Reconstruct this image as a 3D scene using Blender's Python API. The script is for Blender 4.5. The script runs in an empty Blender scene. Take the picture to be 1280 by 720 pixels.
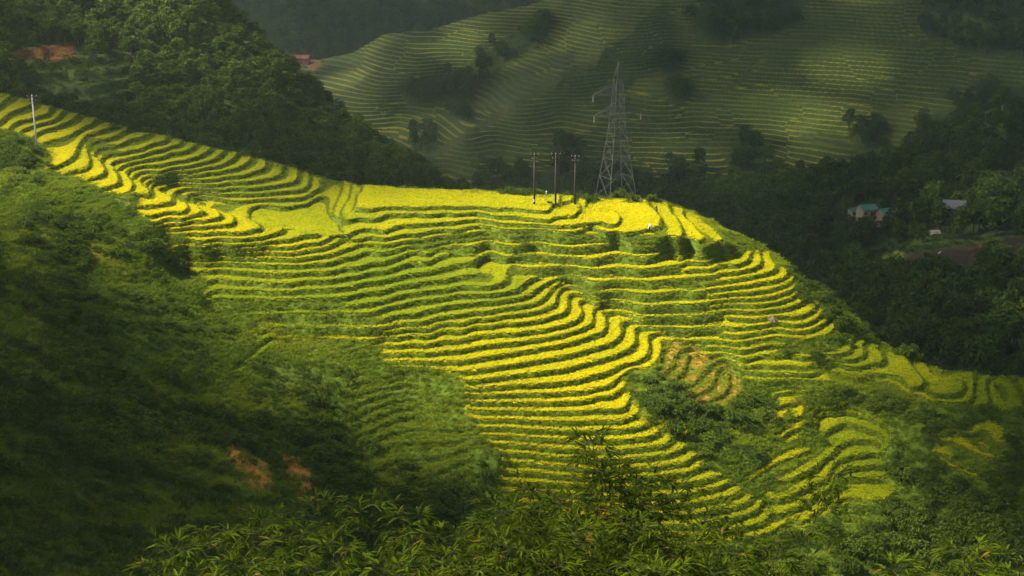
import bpy, math, random
import numpy as np
from mathutils import Vector, Matrix

SKY_STR, EXPOSURE, HAZE = 0.15, 2.42, 0.00022
RNG = np.random.default_rng(7)
random.seed(7)
scene = bpy.context.scene
COL = scene.collection

# ----------------------------------------------------------------- camera model
FPX, PITCH = 1778.0, math.radians(15.5)
CP, SP = math.cos(PITCH), math.sin(PITCH)

def ray(u, v):
    x = (np.asarray(u, float) - 640.0) / FPX
    y = (360.0 - np.asarray(v, float)) / FPX
    return x, CP + y * SP, -SP + y * CP

def at_depth(u, v, Y):
    dx, dy, dz = ray(u, v)
    t = Y / dy
    return np.stack([dx * t, dy * t, dz * t], -1)

def at_height(u, v, z):
    dx, dy, dz = ray(u, v)
    t = z / dz
    return np.stack([dx * t, dy * t, dz * t], -1)

def project(p):
    p = np.asarray(p, float)
    f = p[..., 1] * CP - p[..., 2] * SP
    up = p[..., 1] * SP + p[..., 2] * CP
    return 640 + FPX * p[..., 0] / f, 360 - FPX * up / f

# ----------------------------------------------------------------- numpy helpers
class TPS:
    def __init__(self, uv, val, lam=0.0, scale=200.0):
        self.s = scale
        self.c = np.asarray(uv, float) / scale
        n = len(self.c)
        K = self._k(self.c) + lam * np.eye(n)
        P = np.hstack([np.ones((n, 1)), self.c])
        A = np.zeros((n + 3, n + 3))
        A[:n, :n], A[:n, n:], A[n:, :n] = K, P, P.T
        self.w = np.linalg.solve(A, np.concatenate([np.asarray(val, float), np.zeros(3)]))
    def _k(self, q):
        d2 = ((q[:, None, :] - self.c[None]) ** 2).sum(-1)
        return 0.5 * d2 * np.log(d2 + 1e-12)
    def __call__(self, u, v):
        q = np.stack([np.ravel(u), np.ravel(v)], -1) / self.s
        out = np.empty(len(q))
        n = len(self.c)
        for i in range(0, len(q), 20000):
            b = q[i:i + 20000]
            out[i:i + 20000] = self._k(b) @ self.w[:n] + self.w[n] + b @ self.w[n + 1:]
        return out.reshape(np.shape(u))

def vnoise(x, y, seed=0):
    g = np.random.default_rng(seed + 1000).random((256, 256))
    x, y = np.asarray(x, float), np.asarray(y, float)
    xi, yi = np.floor(x).astype(int), np.floor(y).astype(int)
    fx, fy = x - xi, y - yi
    fx, fy = fx * fx * (3 - 2 * fx), fy * fy * (3 - 2 * fy)
    a, b = g[xi & 255, yi & 255], g[(xi + 1) & 255, yi & 255]
    c, d = g[xi & 255, (yi + 1) & 255], g[(xi + 1) & 255, (yi + 1) & 255]
    return (a * (1 - fx) + b * fx) * (1 - fy) + (c * (1 - fx) + d * fx) * fy - 0.5

def fbm(x, y, octv=4, seed=0):
    s, a, t = 0.0, 1.0, 0.0
    for k in range(octv):
        s = s + a * vnoise(x * 2 ** k + 17.3 * k, y * 2 ** k + 5.1 * k, seed + k)
        t += a
        a *= 0.5
    return s / t

def sdist(poly, u, v):
    """signed pixel distance to a polygon, positive inside"""
    p = np.asarray(poly, float)
    u, v = np.asarray(u, float), np.asarray(v, float)
    d = np.full(u.shape, 1e9)
    ins = np.zeros(u.shape, bool)
    n = len(p)
    for i in range(n):
        (x0, y0), (x1, y1) = p[i], p[(i + 1) % n]
        ex, ey = x1 - x0, y1 - y0
        L2 = ex * ex + ey * ey + 1e-9
        t = np.clip(((u - x0) * ex + (v - y0) * ey) / L2, 0, 1)
        d = np.minimum(d, np.hypot(u - x0 - t * ex, v - y0 - t * ey))
        cond = (y0 > v) != (y1 > v)
        xi = x0 + (v - y0) * ex / (ey if abs(ey) > 1e-9 else 1e-9)
        ins ^= cond & (u < xi)
    return np.where(ins, d, -d)

def smooth(x, a, b):
    t = np.clip((x - a) / (b - a), 0, 1)
    return t * t * (3 - 2 * t)

# ----------------------------------------------------------------- object helpers
def tag(o, label=None, cat=None, group=None, kind=None):
    if label: o['label'] = label
    if cat: o['category'] = cat
    if group: o['group'] = group
    if kind: o['kind'] = kind
    return o

def link(o, parent=None):
    COL.objects.link(o)
    if parent is not None: o.parent = parent
    return o

def empty(name, loc=(0, 0, 0), rotz=0.0):
    o = bpy.data.objects.new(name, None)
    o.empty_display_size = 0.5
    o.location = loc
    o.rotation_euler = (0, 0, rotz)
    return link(o)

def mesh_from(name, verts, faces, mats=(), smooth_shade=False, attrs=None):
    me = bpy.data.meshes.new(name)
    me.from_pydata([tuple(p) for p in verts], [], [tuple(f) for f in faces])
    for m in mats: me.materials.append(m)
    if smooth_shade: me.polygons.foreach_set('use_smooth', [True] * len(me.polygons))
    me.update()
    return me

def grid_mesh(name, P, mat, attrs=None):
    """P: (rows, cols, 3) -> one smooth-shaded quad sheet, facing up"""
    nr, nc = P.shape[:2]
    me = bpy.data.meshes.new(name)
    me.vertices.add(nr * nc)
    me.vertices.foreach_set('co', P.reshape(-1).astype(np.float32))
    idx = np.arange(nr * nc).reshape(nr, nc)
    q = np.stack([idx[:-1, :-1], idx[1:, :-1], idx[1:, 1:], idx[:-1, 1:]], -1).reshape(-1, 4)
    nf = len(q)
    me.loops.add(nf * 4)
    me.loops.foreach_set('vertex_index', q.reshape(-1).astype(np.int32))
    me.polygons.add(nf)
    me.polygons.foreach_set('loop_start', (np.arange(nf) * 4).astype(np.int32))
    me.polygons.foreach_set('use_smooth', np.ones(nf, bool))
    me.update(calc_edges=True)
    for k, a in (attrs or {}).items():
        at = me.attributes.new(k, 'FLOAT', 'POINT')
        at.data.foreach_set('value', np.ravel(a).astype(np.float32))
    me.materials.append(mat)
    o = bpy.data.objects.new(name, me)
    return link(o)

class MB:
    """collects boxes, tubes, rings into one mesh"""
    def __init__(s): s.v, s.f, s.m = [], [], []
    def add(s, v, f, mi=0):
        k = len(s.v)
        s.v += [tuple(p) for p in v]
        s.f += [tuple(i + k for i in q) for q in f]
        s.m += [mi] * len(f)
        return s
    def box(s, c, d, rz=0.0, mi=0):
        cx, cy, cz = c
        hx, hy, hz = d[0] / 2, d[1] / 2, d[2] / 2
        co, si = math.cos(rz), math.sin(rz)
        v = []
        for z in (-hz, hz):
            for x, y in ((-hx, -hy), (hx, -hy), (hx, hy), (-hx, hy)):
                v.append((cx + x * co - y * si, cy + x * si + y * co, cz + z))
        return s.add(v, [(3, 2, 1, 0), (4, 5, 6, 7), (0, 1, 5, 4), (1, 2, 6, 5), (2, 3, 7, 6), (3, 0, 4, 7)], mi)
    def tube(s, pts, rad, n=8, mi=0, cap=True):
        pts = [Vector(p) for p in pts]
        if not hasattr(rad, '__len__'): rad = [rad] * len(pts)
        v, f = [], []
        for i, p in enumerate(pts):
            d = (pts[min(i + 1, len(pts) - 1)] - pts[max(i - 1, 0)]).normalized()
            a = d.cross(Vector((0, 0, 1)) if abs(d.z) < 0.9 else Vector((1, 0, 0))).normalized()
            b = d.cross(a)
            for k in range(n):
                t = 2 * math.pi * k / n
                v.append(p + (a * math.cos(t) + b * math.sin(t)) * rad[i])
        for i in range(len(pts) - 1):
            for k in range(n):
                f.append((i * n + k, i * n + (k + 1) % n, (i + 1) * n + (k + 1) % n, (i + 1) * n + k))
        if cap:
            f.append(tuple(range(n))[::-1])
            f.append(tuple((len(pts) - 1) * n + k for k in range(n)))
        return s.add(v, f, mi)
    def mesh(s, name, mats, sm=False):
        me = mesh_from(name, s.v, s.f, mats if isinstance(mats, (list, tuple)) else [mats], sm)
        if any(s.m): me.polygons.foreach_set('material_index', s.m)
        return me
    def build(s, name, mats, parent=None, sm=False):
        return link(bpy.data.objects.new(name, s.mesh(name, mats, sm)), parent)

# ----------------------------------------------------------------- materials
def new_mat(name):
    m = bpy.data.materials.new(name)
    m.use_nodes = True
    nt = m.node_tree
    nt.nodes.clear()
    out = nt.nodes.new('ShaderNodeOutputMaterial')
    return m, nt, out

def N(nt, typ, **kw):
    n = nt.nodes.new(typ)
    for k, v in kw.items():
        if k.startswith('i_'):
            key = k[2:]
            n.inputs[int(key) if key.isdigit() else key.replace('_', ' ')].default_value = v
        else:
            setattr(n, k, v)
    return n

def mixc(nt, fac, a, b, blend='MIX'):
    n = nt.nodes.new('ShaderNodeMix')
    n.data_type = 'RGBA'
    n.blend_type = blend
    for sock, val in ((n.inputs[0], fac), (n.inputs[6], a), (n.inputs[7], b)):
        if isinstance(val, bpy.types.NodeSocket): nt.links.new(val, sock)
        elif isinstance(val, (int, float)): sock.default_value = val
        else: sock.default_value = (*val, 1.0)
    return n.outputs[2]

def ramp(nt, sock, lo, hi):
    n = nt.nodes.new('ShaderNodeMapRange')
    n.interpolation_type = 'SMOOTHSTEP'
    nt.links.new(sock, n.inputs[0])
    n.inputs[1].default_value, n.inputs[2].default_value = lo, hi
    return n.outputs[0]

def noise(nt, scale, detail=4.0, rough=0.55, obj=True):
    tc = nt.nodes.new('ShaderNodeTexCoord')
    n = nt.nodes.new('ShaderNodeTexNoise')
    n.inputs['Scale'].default_value = scale
    n.inputs['Detail'].default_value = detail
    n.inputs['Roughness'].default_value = rough
    nt.links.new(tc.outputs['Object'], n.inputs['Vector'])
    return n.outputs['Fac']

def attr(nt, name, inst=False):
    n = nt.nodes.new('ShaderNodeAttribute')
    n.attribute_name = name
    n.attribute_type = 'INSTANCER' if inst else 'GEOMETRY'
    return n.outputs['Fac']

def principled(nt, out, col, rough=0.8, spec=0.2, bump=None, bdist=0.1, bstr=0.5):
    b = nt.nodes.new('ShaderNodeBsdfPrincipled')
    if isinstance(col, bpy.types.NodeSocket): nt.links.new(col, b.inputs['Base Color'])
    else: b.inputs['Base Color'].default_value = (*col, 1)
    b.inputs['Roughness'].default_value = rough
    b.inputs['Specular IOR Level'].default_value = spec
    if bump is not None:
        bn = nt.nodes.new('ShaderNodeBump')
        bn.inputs['Strength'].default_value = bstr
        bn.inputs['Distance'].default_value = bdist
        nt.links.new(bump, bn.inputs['Height'])
        nt.links.new(bn.outputs[0], b.inputs['Normal'])
    nt.links.new(b.outputs[0], out.inputs[0])
    return b

def leaf_shader(nt, out, col, trans=0.3, rough=0.55, spec=0.25):
    b = nt.nodes.new('ShaderNodeBsdfPrincipled')
    b.inputs['Roughness'].default_value = rough
    b.inputs['Specular IOR Level'].default_value = spec
    t = nt.nodes.new('ShaderNodeBsdfTranslucent')
    if isinstance(col, bpy.types.NodeSocket):
        nt.links.new(col, b.inputs['Base Color'])
        nt.links.new(col, t.inputs[0])
    else:
        b.inputs['Base Color'].default_value = (*col, 1)
        t.inputs[0].default_value = (*col, 1)
    m = nt.nodes.new('ShaderNodeMixShader')
    m.inputs[0].default_value = trans
    nt.links.new(b.outputs[0], m.inputs[1])
    nt.links.new(t.outputs[0], m.inputs[2])
    nt.links.new(m.outputs[0], out.inputs[0])

def plain_mat(name, col, rough=0.7, spec=0.3, var=0.15, scale=3.0, metal=0.0):
    m, nt, out = new_mat(name)
    n = noise(nt, scale)
    c = mixc(nt, n, tuple(x * (1 - var) for x in col), tuple(min(1, x * (1 + var)) for x in col))
    b = principled(nt, out, c, rough, spec, bump=n, bdist=0.02, bstr=0.2)
    b.inputs['Metallic'].default_value = metal
    return m

def foliage_mat(name, c0, c1, trans=0.3, rough=0.75, spec=0.08, inst='tone'):
    """leaf colour varying leaf by leaf (mesh island) and plant by plant"""
    m, nt, out = new_mat(name)
    g = nt.nodes.new('ShaderNodeNewGeometry')
    oi = nt.nodes.new('ShaderNodeObjectInfo')
    add = N(nt, 'ShaderNodeMath', operation='MULTIPLY_ADD')
    nt.links.new(g.outputs['Random Per Island'], add.inputs[0])
    add.inputs[1].default_value = 0.55
    sc = N(nt, 'ShaderNodeMath', operation='MULTIPLY')
    nt.links.new(oi.outputs['Random'], sc.inputs[0])
    sc.inputs[1].default_value = 0.45
    nt.links.new(sc.outputs[0], add.inputs[2])
    c = mixc(nt, add.outputs[0], c0, c1)
    leaf_shader(nt, out, c, trans, rough, spec)
    return m
# ----------------------------------------------------------------- the terraced spur
# terrace levels read off the photograph: (level, points on the lip of that terrace)
Z0, HSTEP = -58.65, 0.68
FRONT = [
 (0, "230,326 250,328 295,328 360,330 395,327.5 427,321 457,312"),
 (-1, "245,337 275,335.5 307,338 360,340 410,338 450,332 480,326 487,323"),
 (-2, "265,348 295,350 330,352 360,353 380,349 420,347 457,340 495,332.5 525,326"),
 (-3, "257,366 277,360.5 320,362 360,362 395,360 420,358 457,351 495,345 532,339 560,332.5 569,330"),
 (-4, "262,372 295,372 332,373 370,371.5 420,370 457,363 495,356 532,350 570,345 600,341 609,337"),
 (-5, "435,380 480,374 520,365 557,360 595,356 620,354 632,347"),
 (-6, "305,391 340,390 380,390 420,389 482,382 520,374 570,367 620,365 645,360 654,352"),
 (-7, "470,399 517,391 555,381 605,375 635,372 660,366 669,360"),
 (-8, "355,405 395,408 440,407.5 480,407 517,402 555,394 605,387.5 642,382 670,376 680,369"),
 (-9, "530,410 580,402 620,395 655,390 680,384 694,376 695,367"),
 (-10, "362,421 395,421 435,422 480,420 517,416 555,411 592,406 630,402 667,399 692,392 707,385 710,375 706,367"),
 (-11, "500,430 530,429 567,424 605,417 642,415 680,410 705,404 722,396 727,386 722,375"),
 (-12, "482,440 517,439 555,437 592,432 630,427 667,422 700,416 722,410 739,401 741,391 735,380"),
 (-13, "482,451 530,450 567,449 605,444 642,439 680,432 712,426 740,417 755,409 756,397 750,387"),
 (-14, "572,462 605,459 642,454 680,447 717,440 750,431 771,421 777,410 772,400"),
 (-15, "576,473 610,471 642,467 680,462 717,456 755,446 780,436 794,420 793,408"),
 (-16, "585,484 630,481 665,479 705,475 742,467 766,460 790,452 805,445 811,430 809,417"),
 (-17, "640,491 685,490 735,486 760,480 773,470 791,459 807,459 820,450 826,436 826,422"),
 (-18, "586,500 622,501 672,501 710,500 747,494 772,486 781,481"),
 (-19, "585,510 622,512 672,513 722,513 760,510 782,507 787,496"),
 (-20, "595,522 635,522 685,525 722,525 760,524 785,520 799,514 797,506"),
 (-21, "607,533 660,535 710,537 760,536 792,533 806,529"),
 (-22, "607,542 647,544 697,547 735,549 772,548 805,545 821,539"),
 (-23, "615,554 660,555 697,559 735,562 772,561 810,557 830,554 839,546"),
 (-24, "629,564 672,567 710,570 747,572 785,571 822,567 845,562 855,557"),
 (-25, "631,576 672,577 710,581 740,585 785,584 822,581 855,576 870,567"),
 (-26, "631,588 700,592 792,594 835,590 870,584 879,580"),
 (-27, "627,599 660,601 710,604 800,606 852,602 882,597 900,592"),
 (-28, "640,613 720,616 800,618 857,615 882,610 907,602 913,599"),
 (-29, "660,626 740,630 820,629 880,624 902,620 920,614 924,611"),
 (-30, "700,641 800,643 897,636 920,631 935,625 939,620"),
 (-31, "760,655 850,654 912,646 932,641 947,634 951,626"),
 (-32, "800,668 860,667 912,660 937,655 957,647 964,640"),
 (-33, "820,681 880,680 925,671 950,666 975,657 986,647"),
 (-36, "863,711 905,704 932,698 965,691 993,681"),
 # golden shoulder
 (1, "310,321 350,321 387,320 420,314 439,307"),
 (2, "279,314 312,315 350,315 387,310 412,305 423,299"),
 (3, "330,307 362,307 392,302 410,296"),
 (4, "211,309 250,307 287,305 325,303 350,298 375,293 396,291"),
 (5, "219,300 250,299 287,297 320,295 340,291 353,286"),
 (6, "240,289 262,289 295,289 312,287 325,283"),
 (7, "206,285 225,284 250,282 275,279 292,275"),
 (8, "241,274 260,272 276,268"),
 (9, "194,277 225,272 257,263"),
 (10, "187,267 215,262 234,255"),
 (11, "169,256 190,254 207,250 214,244"),
 (12, "173,240 182,240 187,235"),
 (13, "148,240 158,239 165,227"),
 (14, "125,232 138,230 147,220"),
 (15, "106,222 120,218 130,209"),
 (16, "80,214 97,210 111,200"),
 (17, "60,207 75,204 88,196"),
 # red soil plots
 (-18, "846,437 840,452 825,466"),
 (-19, "862,440 855,457 842,470"),
 (-20, "885,455 872,470 857,479"),
 (-21, "902,455 892,472 877,486"),
 (-22, "917,462 910,482 882,496"),
 (-23, "925,487 900,507 872,511"),
 # bowl at lower right
 (-27, "975,545 985,538"),
 (-28, "1020,528 1019,522 1030,515 1055,513 1085,518 1110,533"),
 (-29, "935,600 950,591 970,577 995,567 1011,560 1030,540 1045,532 1070,530 1088,537 1107,548"),
 (-30, "967,602 990,597 1012,585 1040,565 1045,557 1060,550 1085,549 1097,551"),
 (-31, "970,622 995,615 1020,602 1035,592 1042,577 1055,571 1080,566 1097,566"),
 (-32, "980,640 1000,630 1025,615 1040,605 1045,592 1060,584 1085,581 1102,580"),
 (-33, "1000,650 1020,640 1042,615 1046,603 1057,597 1082,595 1107,596"),
 (-34, "1045,625 1055,622 1082,626 1107,624 1118,616"),
]
BACK = [
 (5, "445,257.5 465,259 520,258 570,257 620,259 657,261 682,262.5 690,257"),
 (4, "447,270 482,266 520,265 557,264 595,264 645,268.5 695,271 717,269 723,262"),
 (3, "480,287 495,281 545,277 575,274 620,276 670,279 720,279 757,276 772,270 765,262"),
 (2, "481,296 520,291 570,286 626,285 690,287 754,287 775,290 800,286 820,280 824,271 817,262 808,256"),
 (1, "825,295 842,295 850,285 847,272 837,264"),
 (0, "852,302 867,301 872,290 862,276 852,268"),
 (-1, "520,312 535,316 545,310 570,305 610,300 670,302 740,305 771,302 820,305 885,306 900,304 900,295 892,285 878,275"),
 (-2, "545,321 570,317 595,314 632,312 659,311"),
 (-3, "569,327 595,322 635,320 694,319 740,322 800,319 837,312 862,309"),
 (-4, "848,321 870,319 897,314"),
 (-5, "609,333 640,330 695,331 740,335 800,335 830,332 855,327 890,323 918,316"),
 (-6, "849,339 890,335 920,330 935,323"),
 (-7, "690,349 750,350 800,349.5 837,347 872,344 900,340 930,336 950,329 951,320 947,312"),
 (-8, "872,355 900,350 925,346 950,341 969,335 965,325 960,315"),
 (-9, "736,363 800,365 850,362 886,360 925,356 950,351 985,341"),
 (-10, "902,367 937,364 965,359 977,355"),
 (-11, "745,378 800,380 850,379 887,376 925,372 962,369 987,361"),
 (-12, "897,381 937,380 970,376 994,367"),
 (-13, "920,387 962,386 987,381 1004,374"),
 (-13, "800,394 850,393"), (-14, "912,395 960,395 1000,392 1017,384"),
 (-15, "824,408 865,409 915,408 952,405 990,404 1015,399 1027,389"),
 (-16, "969,410 1002,412 1022,406 1037,396"),
 (-17, "852,425 902,424 940,424 986,420 1015,420 1035,414 1044,406"),
 (-19, "887,442 915,443 952,442 990,441 1015,442"),
 (-20, "925,455 965,456 1002,457"),
 (-22, "937,472 977,473 1015,474 1039,475"),
 (-24, "972,489 990,487 1014,487"),
 (-19, "1020,440 1043,441 1063,435 1066,420"),
 (-20, "1030,448 1057,448 1077,443 1081,435 1073,430"),
 (-21, "1035,453 1077,456 1100,452 1103,443 1093,433"),
 (-22, "1045,460 1087,464 1117,468 1140,483 1167,491 1190,491 1203,484 1201,473"),
 (-23, "1118,476 1147,491 1173,500 1207,501 1218,491 1216,478"),
 (-24, "1237,500 1233,483"),
 (-25, "1253,512 1250,497 1240,480"),
 # upper left field behind the shoulder
 (21, "60,135 60,141 37,147 15,154"), (20, "75,140 72,146 50,153 30,160"), (19, "95,141 92,147 75,154 57,160"),
 (18, "120,147 112,154 100,160"), (17, "143,153 140,157 108,167"), (16, "166,157 150,165 112,177"),
 (15, "186,165 162,172 125,183"), (14, "205,169 205,175 175,185 125,198"), (13, "226,173 220,180 190,187 155,197"),
 (12, "243,178 237,184 215,188 185,197"), (11, "262,183 250,192 215,201 175,206 157,212"),
 (10, "277,188 262,199 225,207 190,212"), (9, "294,193 275,205 237,212 200,219 175,222"),
 (8, "311,192 315,197 302,205 282,211 260,214 215,218"), (7, "331,198 332,206 317,213 295,219 261,223 210,225"),
 (6, "350,208 351,215 330,222 287,226 252,230 194,234"), (5, "370,214 370,222 350,229 312,234 275,236 215,242"),
 (4, "385,222 384,230 360,237 325,241 300,241"), (3, "396,226 400,235 385,242 350,247 312,249 280,248"),
 (2, "395,245 380,254 350,257 312,259 275,256 247,256"), (1, "400,264 375,266 325,269"),
 (3, "430,227 427,240 418,258"), (4, "440,231 437,247 428,262"), (2, "410,270 412,255"),
]
# whole slopes: pixel and depth (metres), or pixel and level
SLOPE_Y = [
 (-180, 260, 228), (-180, 400, 160), (-180, 600, 112), (-180, 730, 82), (1480, 480, 208), (1480, 600, 178), (1480, 740, 156),
 (0, 165, 272), (0, 200, 255), (-60, 165, 270), (-60, 250, 232), (30, 185, 260), (100, 250, 236), (0, 300, 208), (100, 350, 204), (200, 350, 214),
 (180, 300, 224), (-60, 400, 165), (0, 450, 158), (100, 450, 171), (200, 430, 191), (300, 450, 195), (400, 452, 201), (0, 600, 124), (150, 600, 140),
 (300, 600, 156), (450, 600, 173), (430, 520, 188), (300, 520, 178), (150, 520, 160), (550, 560, 184), (520, 500, 196), (0, 720, 98), (-60, 720, 90), (150, 720, 108), (300, 720, 121), (500, 720, 140),
 (640, 720, 156), (800, 740, 160), (1000, 725, 166), (1150, 700, 172), (1340, 740, 162), (1280, 600, 183), (1150, 640, 182),
 (1340, 600, 182), (1300, 490, 208), (1250, 675, 172), (1050, 660, 176),
 (560, 233, 270), (640, 239, 271), (740, 245, 272), (800, 247, 272), (850, 258, 270), (500, 231, 272), (1060, 390, 236), (1120, 440, 225), (1180, 463, 220),
 (1280, 471, 216), (1340, 474, 214), (950, 303, 259), (1000, 341, 247), (900, 281, 262), (1240, 468, 218), (1080, 412, 231), (1030, 366, 241),
 (700, 262, 258), (740, 262, 263), (770, 252, 268),
]
SLOPE_L = [
 (-180, 75, 32.5, 1), (-180, 125, 29, 1), (-180, 140, 26, 0),
 (0, 116, 23.5, 1), (-60, 100, 27.5, 1), (-60, 140, 25, 1), (30, 163, 19.6, 0), (45, 185, 18, 0), (900, 520, -23.6, 0), (900, 545, -25, 0), (930, 560, -26, 0), (860, 520, -22.8, 0),
 (930, 530, -25, 0), (960, 505, -24.8, 0), (1003, 517, -26, 0), (1230, 525, -25.7, 0), (1213, 539, -26, 0), (1243, 558, -26.2, 0), (1190, 551, -27, 0),
 (1233, 573, -27.2, 0), (1168, 563, -28, 0), (1213, 585, -28.2, 0), (1257, 592, -28.5, 0), (1060, 490, -24.3, 0), (1040, 500, -25.5, 0), (1090, 500, -25.3, 0),
 (1130, 510, -24.6, 0), (1150, 530, -25.6, 0), (1132, 540, -26.6, 0), (1148, 562, -28.4, 0), (1150, 600, -31.3, 0), (1080, 610, -33.6, 0), (1180, 480, -21.8, 1), (1220, 490, -23.6, 1), (1140, 470, -21.7, 1),
]
CREST = np.array([(-190, 132), (-80, 148), (0, 158), (40, 162), (70, 161), (97, 166), (118, 195), (150, 212), (187, 234), (213, 243), (258, 256.5), (293, 268), (317, 270),
 (350, 282), (395, 288.5), (440, 301), (470, 309), (560, 312), (700, 330), (900, 370), (1000, 410), (1100, 462), (1180, 520), (1400, 560), (1500, 565)], float)
SIL = np.array([(-190, 72), (-80, 96), (0, 115), (60, 130), (120, 146), (180, 164), (230, 174), (300, 191), (350, 206), (400, 220), (418, 224), (450, 228), (500, 230), (560, 232), (640, 238), (740, 243.5),
 (800, 246), (830, 249), (860, 257), (880, 267), (900, 280), (950, 302), (1000, 340), (1060, 389), (1120, 439), (1180, 462), (1240, 467), (1280, 470), (1400, 476), (1500, 480)], float)

def pl0(s): return [tuple(map(float, p.split(','))) for p in s.split()]
def crest_v(u): return np.interp(u, CREST[:, 0], CREST[:, 1])
def sil_v(u): return np.interp(u, SIL[:, 0], SIL[:, 1])
def gap_px(u): return 32 * smooth(u, 95, 160) * (1 - smooth(u, 380, 470))

def build_levels():
    uv, val = [], []
    def put(u, v, L, back):
        uv.append((u, v - gap_px(u) if back else v)); val.append(L)
    for src, back in ((FRONT, 0), (BACK, 1)):
        for L, s in src:
            for p in s.split():
                u, v = map(float, p.split(','))
                put(u, v, L, back)
    for u, v, Y in SLOPE_Y:
        z = at_depth(u, v, Y)[2]
        put(u, v, (z - Z0) / HSTEP, v < crest_v(u))
    for u, v, L, back in SLOPE_L:
        put(u, v, L, back)
    return TPS(uv, val, lam=6e-4)

NU, NSK, NB, NV, NF = 1440, 16, 130, 8, 610
V_BOT = 745.0
ug = np.linspace(-180, 1480, NU)
tps = build_levels()
cv, sv = crest_v(ug), sil_v(ug)
tb = np.linspace(0, 1, NB)
tf = np.linspace(0, 1, NF)
Vb = sv[None] + (cv - sv)[None] * tb[:, None]
Vf = cv[None] + (V_BOT - cv)[None] * tf[:, None]
def tps_grid(V, off):
    ri = np.unique(np.concatenate([np.arange(0, V.shape[0], 4), [V.shape[0] - 1]]))
    ci = np.unique(np.concatenate([np.arange(0, NU, 3), [NU - 1]]))
    Uc = np.broadcast_to(ug[ci][None], (len(ri), len(ci)))
    Vc = V[np.ix_(ri, ci)] - off[None, ci]
    G = tps(Uc, Vc)
    G = np.stack([np.interp(np.arange(NU), ci, g) for g in G])
    r = np.arange(V.shape[0])
    k = np.clip(np.searchsorted(ri, r, side='right') - 1, 0, len(ri) - 2)
    t = ((r - ri[k]) / (ri[k + 1] - ri[k]))[:, None]
    return G[k] * (1 - t) + G[k + 1] * t
gp = gap_px(ug)
Lb, Lf = tps_grid(Vb, gp), tps_grid(Vf, 0 * gp)
U2b, U2f = np.broadcast_to(ug[None], Vb.shape), np.broadcast_to(ug[None], Vf.shape)
def wobble(U, V):
    return 0.11 * fbm(U / 46, V / 30, 2, 3) + 0.022 * fbm(U / 12, V / 9, 2, 9)
FLAT = [(pl0("446,240 470,231 560,231 700,240 700,258 686,263 657,261.5 620,259.5 570,257.5 520,258.5 465,259.5 444,258"), 5.03, 5.5),
        (pl0("690,256 724,252 728,264 717,269.5 695,271.5 645,269 600,264.5 640,262 686,264"), 4.03, 4.45),
        (pl0("722,265 732,256 750,254 767,262 774,270 760,277.5 720,280 690,277.5 690,272.5 717,270.5"), 3.03, 3.45),
        (pl0("742,246 800,247 812,256 826,270 822,281 800,287 775,291 755,288.5 772,279 778,269 769,260 752,252"), 2.03, 2.5),
        (pl0("355,263 380,261 408,263 424,276 428,289 400,285.5 370,278"), 1.04, 1.5)]
def calm(U, V, L):
    """the wobble follows the slope; the few broad fields lie level"""
    g = np.abs(np.gradient(L, axis=0)) / (np.abs(np.gradient(V, axis=0)) + 1e-6) + np.abs(np.gradient(L, axis=1))
    L = L + wobble(U, V) * np.clip(g / .075, .12, 1.0)
    for poly, lo, hi in FLAT:
        m = smooth(sdist(poly, U, V), -3, 3)
        L = L * (1 - m) + np.clip(L, lo, hi) * m
    return L
Lb, Lf = calm(U2b, Vb, Lb), calm(U2f, Vf, Lf)

def enforce(U, V, L, Y_start=None):
    """walk up each column: the ground must recede with height"""
    P = at_height(U, V, Z0 + HSTEP * L)
    Y = P[..., 1].copy()
    viol = 0
    for r in range(V.shape[0] - 1, -1, -1):
        prev = Y_start if r == V.shape[0] - 1 else Y[r + 1]
        if prev is None: continue
        m = Y[r] < prev + 0.035
        viol += m.sum()
        Y[r] = np.where(m, prev + 0.035, Y[r])
    return at_depth(U, V, Y), viol / V.size
Pf, vf = enforce(U2f, Vf, Lf)
Pb, vb = enforce(U2b, Vb, Lb, Pf[0, :, 1] + 0.02)
print('recede violations', round(vf, 4), round(vb, 4), 'Y range', Pf[..., 1].min(), Pb[..., 1].max())
# hidden back of the shoulder
A, B = Pb[-1], Pf[0]
t = np.linspace(0, 1, NV + 2)[1:-1][:, None, None]
Pv = A[None] * (1 - t) + B[None] * t
jump = np.clip(A[:, 1] - B[:, 1], 0, 60)
Pv[..., 2] -= (np.sin(np.pi * t[..., 0]) * jump[None] * 0.10)
# far side falling into the valley behind
ridge = Pb[0]
d = np.array([90, 78, 67, 57, 48, 40, 33, 27, 21.5, 17, 13, 9.5, 6.5, 4, 2.0, 0.7])[:, None]
n2 = ridge[:, :2] / np.linalg.norm(ridge[:, :2], axis=1, keepdims=True)
Ps = np.empty((NSK, NU, 3))
Ps[..., :2] = ridge[None, :, :2] + n2[None] * d[..., None]
Ps[..., 2] = ridge[None, :, 2] - 0.35 * d - 0.25 * np.clip(d - 3, 0, 20) - 0.25
P = np.concatenate([Ps, Pb, Pv, Pf])
NR = P.shape[0]
R_B0, R_F0 = NSK, NSK + NB + NV
UU = np.broadcast_to(ug[None], (NR, NU))
VV = np.concatenate([np.broadcast_to(sv[None], (NSK, NU)), Vb, np.broadcast_to(cv[None], (NV, NU)), Vf])
hidden = np.ones((NR, NU), bool)
hidden[R_B0:R_B0 + NB] = False
hidden[R_F0:] = False
LL = (P[..., 2] - Z0) / HSTEP

def grid_normals(P):
    gu = np.gradient(P, axis=1)
    gv = np.gradient(P, axis=0)
    n = np.cross(gu, gv)
    n /= np.linalg.norm(n, axis=-1, keepdims=True) + 1e-9
    n *= np.sign(n[..., 2:3] + 1e-9)
    return n
nrm = grid_normals(P)
slope = np.sqrt(1 - nrm[..., 2] ** 2) / np.clip(nrm[..., 2], 0.05, 1)

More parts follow.
